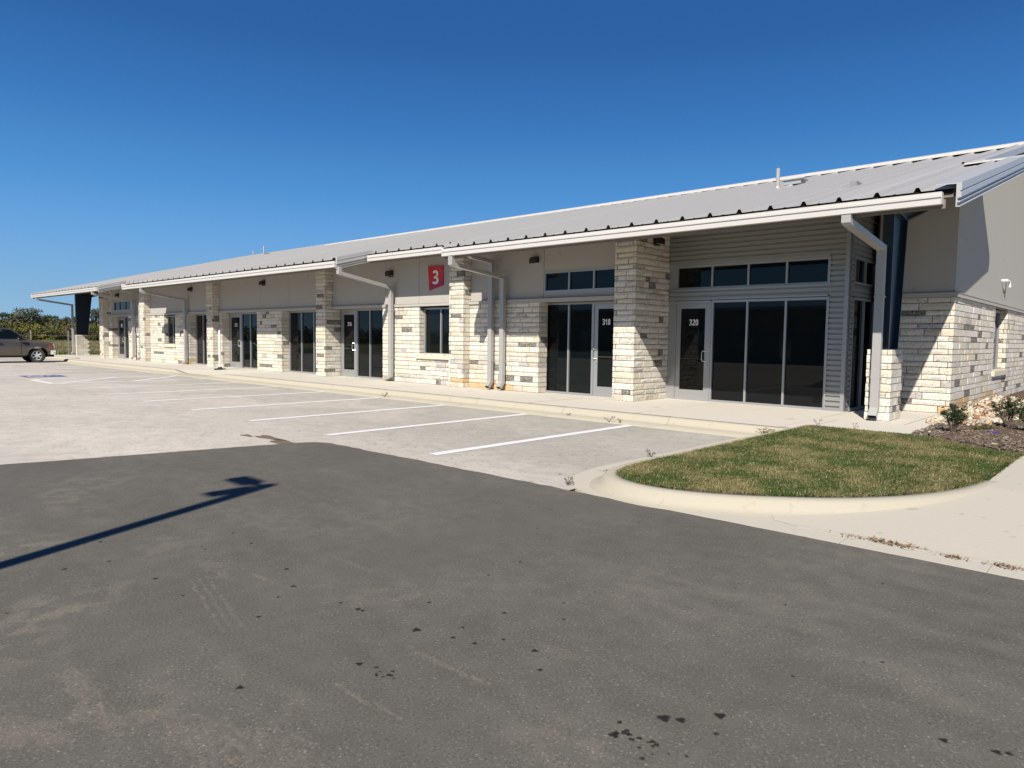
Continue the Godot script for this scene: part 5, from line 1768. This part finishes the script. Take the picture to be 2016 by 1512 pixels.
# ---------------------------------------------------------------- small things
func small_things():
	var p := thing("sign_post", Vector3(-30.95, WALK, -14.20), "white post without a sign on a black rubber foot", "post")
	var st := begin()
	tube(st, [Vector3(0, 0.02, 0), Vector3(0.03, 1.70, 0.02), Vector3(0.03, 1.715, 0.02)], [0.045, 0.045, 0.03], 10)
	put(p, "tube", done(st), M.white_plastic)
	var cap := begin()
	tube(cap, [Vector3(0.03, 1.715, 0.02), Vector3(0.035, 1.76, 0.02)], [0.03, 0.02], 8)
	put(p, "tip", done(cap), M.white_plastic)
	var foot := begin()
	tube(foot, [Vector3(0, 0.0, 0), Vector3(0, 0.035, 0), Vector3(0, 0.05, 0), Vector3(0, 0.11, 0)], [0.26, 0.24, 0.10, 0.07], 14)
	put(p, "rubber_foot", done(foot), M.black_rubber)
	# weeds and litter along the kerbs
	weed(Vector3(-9.55, 0.01, -12.20), 0.10, 6, M.leaf_rust, "weed", "thin dry weed in the kerb joint left of the last stall line", "weed")
	weed(Vector3(-8.22, 0.01, -11.85), 0.15, 7, M.leaf_rust, "weed", "dry forked weed in the gutter beside the nearest stall line", "weed")
	weed(Vector3(-7.98, 0.01, -11.90), 0.12, 6, M.leaf_rust, "weed", "smaller dry weed just right of the forked one", "weed")
	weed(Vector3(-5.32, 0.01, -8.75), 0.13, 9, M.leaf_dark, "weed", "dark weed between asphalt and the island's long kerb", "weed")
	weed(Vector3(-5.12, 0.03, -12.15), 0.16, 12, M.leaf_rust, "weed", "dry weed in the inside corner of the two kerbs", "weed")
	weed(Vector3(-4.60, 0.15, -13.33), 0.16, 5, M.leaf_rust, "weed", "brown twig at the far left corner of the grass", "weed")
	weed(Vector3(-3.95, 0.15, -13.30), 0.13, 4, M.leaf_rust, "weed", "brown twig on the grass edge before the pedestal", "weed")
	weed(Vector3(-16.0, 0.01, -12.05), 0.13, 10, M.leaf_dark, "weed", "dark weed at the kerb below the pillar beside the red sign", "weed")
	weed(Vector3(-4.97, 0.015, -6.36), 0.09, 10, M.leaf_olive, "weed", "small weed where the gutter pan's nose meets the dark road", "weed")
	litter(Vector3(-5.03, 0.016, -7.35), 0.07, 0.03, 110, "brown leaf litter on the pan at the island's nose")
	litter(Vector3(-1.62, 0.016, -6.42), 0.16, 0.035, 240, "long drift of brown leaves on the apron joint")
	litter(Vector3(-1.10, 0.016, -6.36), 0.05, 0.02, 60, "small clump of brown leaves right of the long drift")
	litter(Vector3(-0.76, 0.016, -6.38), 0.06, 0.03, 90, "brown leaves on the apron joint at the right edge")
	litter(Vector3(-5.1, 0.11, -12.4), 0.09, 0.05, 120, "brown leaves in the inside corner of the kerbs")
	litter(Vector3(-5.42, 0.008, -6.78), 0.012, 0.01, 6, "single orange leaf on the asphalt left of the island")
	var scrap := put(self, "plastic_scrap", slab_mesh(PackedVector2Array([Vector2(-0.08, -0.03), Vector2(0.07, -0.035), Vector2(0.09, 0.02), Vector2(-0.05, 0.035)]), 0.0, 0.025), M.scrap_blue)
	scrap.position = Vector3(-2.03, 0.19, -14.30)
	tag(scrap, "bit of dark blue plastic lying on the mulch", "scrap")
	light_pole()

func light_pole():
	# stands behind the camera; its shadow lies across the road
	var p := thing("light_pole", Vector3(-3.98, 0.0, 3.50), "tall square light pole with two box heads, behind the viewer", "light pole")
	sub_box(p, "footing", Vector3(-0.3, 0, -0.3), Vector3(0.3, 0.75, 0.3), M.kerb_concrete)
	sub_box(p, "shaft", Vector3(-0.065, 0.75, -0.065), Vector3(0.065, 7.05, 0.065), M.bronze_pole)
	for h in [[Vector3(-0.44, 6.95, 0.0), 0.0], [Vector3(-0.02, 6.95, 0.36), PI / 2]]:
		var o := hook(p, "lamp_head")
		o.position = h[0]
		o.rotation.y = h[1]
		sub_box(o, "housing", Vector3(-0.24, -0.04, -0.11), Vector3(0.22, 0.05, 0.11), M.bronze_pole)
		sub_box(o, "arm", Vector3(0.22, -0.03, -0.03), Vector3(0.40, 0.03, 0.03), M.bronze_pole)
		sub_box(o, "lens", Vector3(-0.21, -0.046, -0.09), Vector3(0.18, -0.041, 0.09), M.lamp_clear)

func across_the_lot():
	# the building opposite, seen only in the panes: its shaded front, windows, ledge and eave
	var b := thing("opposite_building", Vector3(0, 0, 26.0), "low stone building across the lot, mirrored in the window panes", "building")
	var w := begin()
	box(w, Vector3(-58, 0, 0), Vector3(-8, 4.4, 8))
	put(b, "wall", done(w), M.brick_far)
	sub_box(b, "roof", Vector3(-59, 4.4, -1.6), Vector3(-7, 4.65, 9), M.trim_white)
	sub_box(b, "ledge", Vector3(-58, 2.75, -0.05), Vector3(-8, 2.87, -0.002), M.stucco_band)
	for k in 12:
		var x := -55.0 + 3.9 * k
		var tall := k % 3 != 1
		sub_box(b, "window", Vector3(x, 0.15 if tall else 1.2, -0.04), Vector3(x + (1.0 if tall else 1.5), 2.6, -0.001), M.teal_glass)
	var kb := put(self, "kerb", slab_mesh(PackedVector2Array([Vector2(-57, 22.6), Vector2(-5, 22.6), Vector2(-5, 22.85), Vector2(-57, 22.85)]), -0.02, 0.15), M.kerb_concrete)
	tag(kb, "kerb before the building across the lot, mirrored in the panes", "kerb", "", "structure")
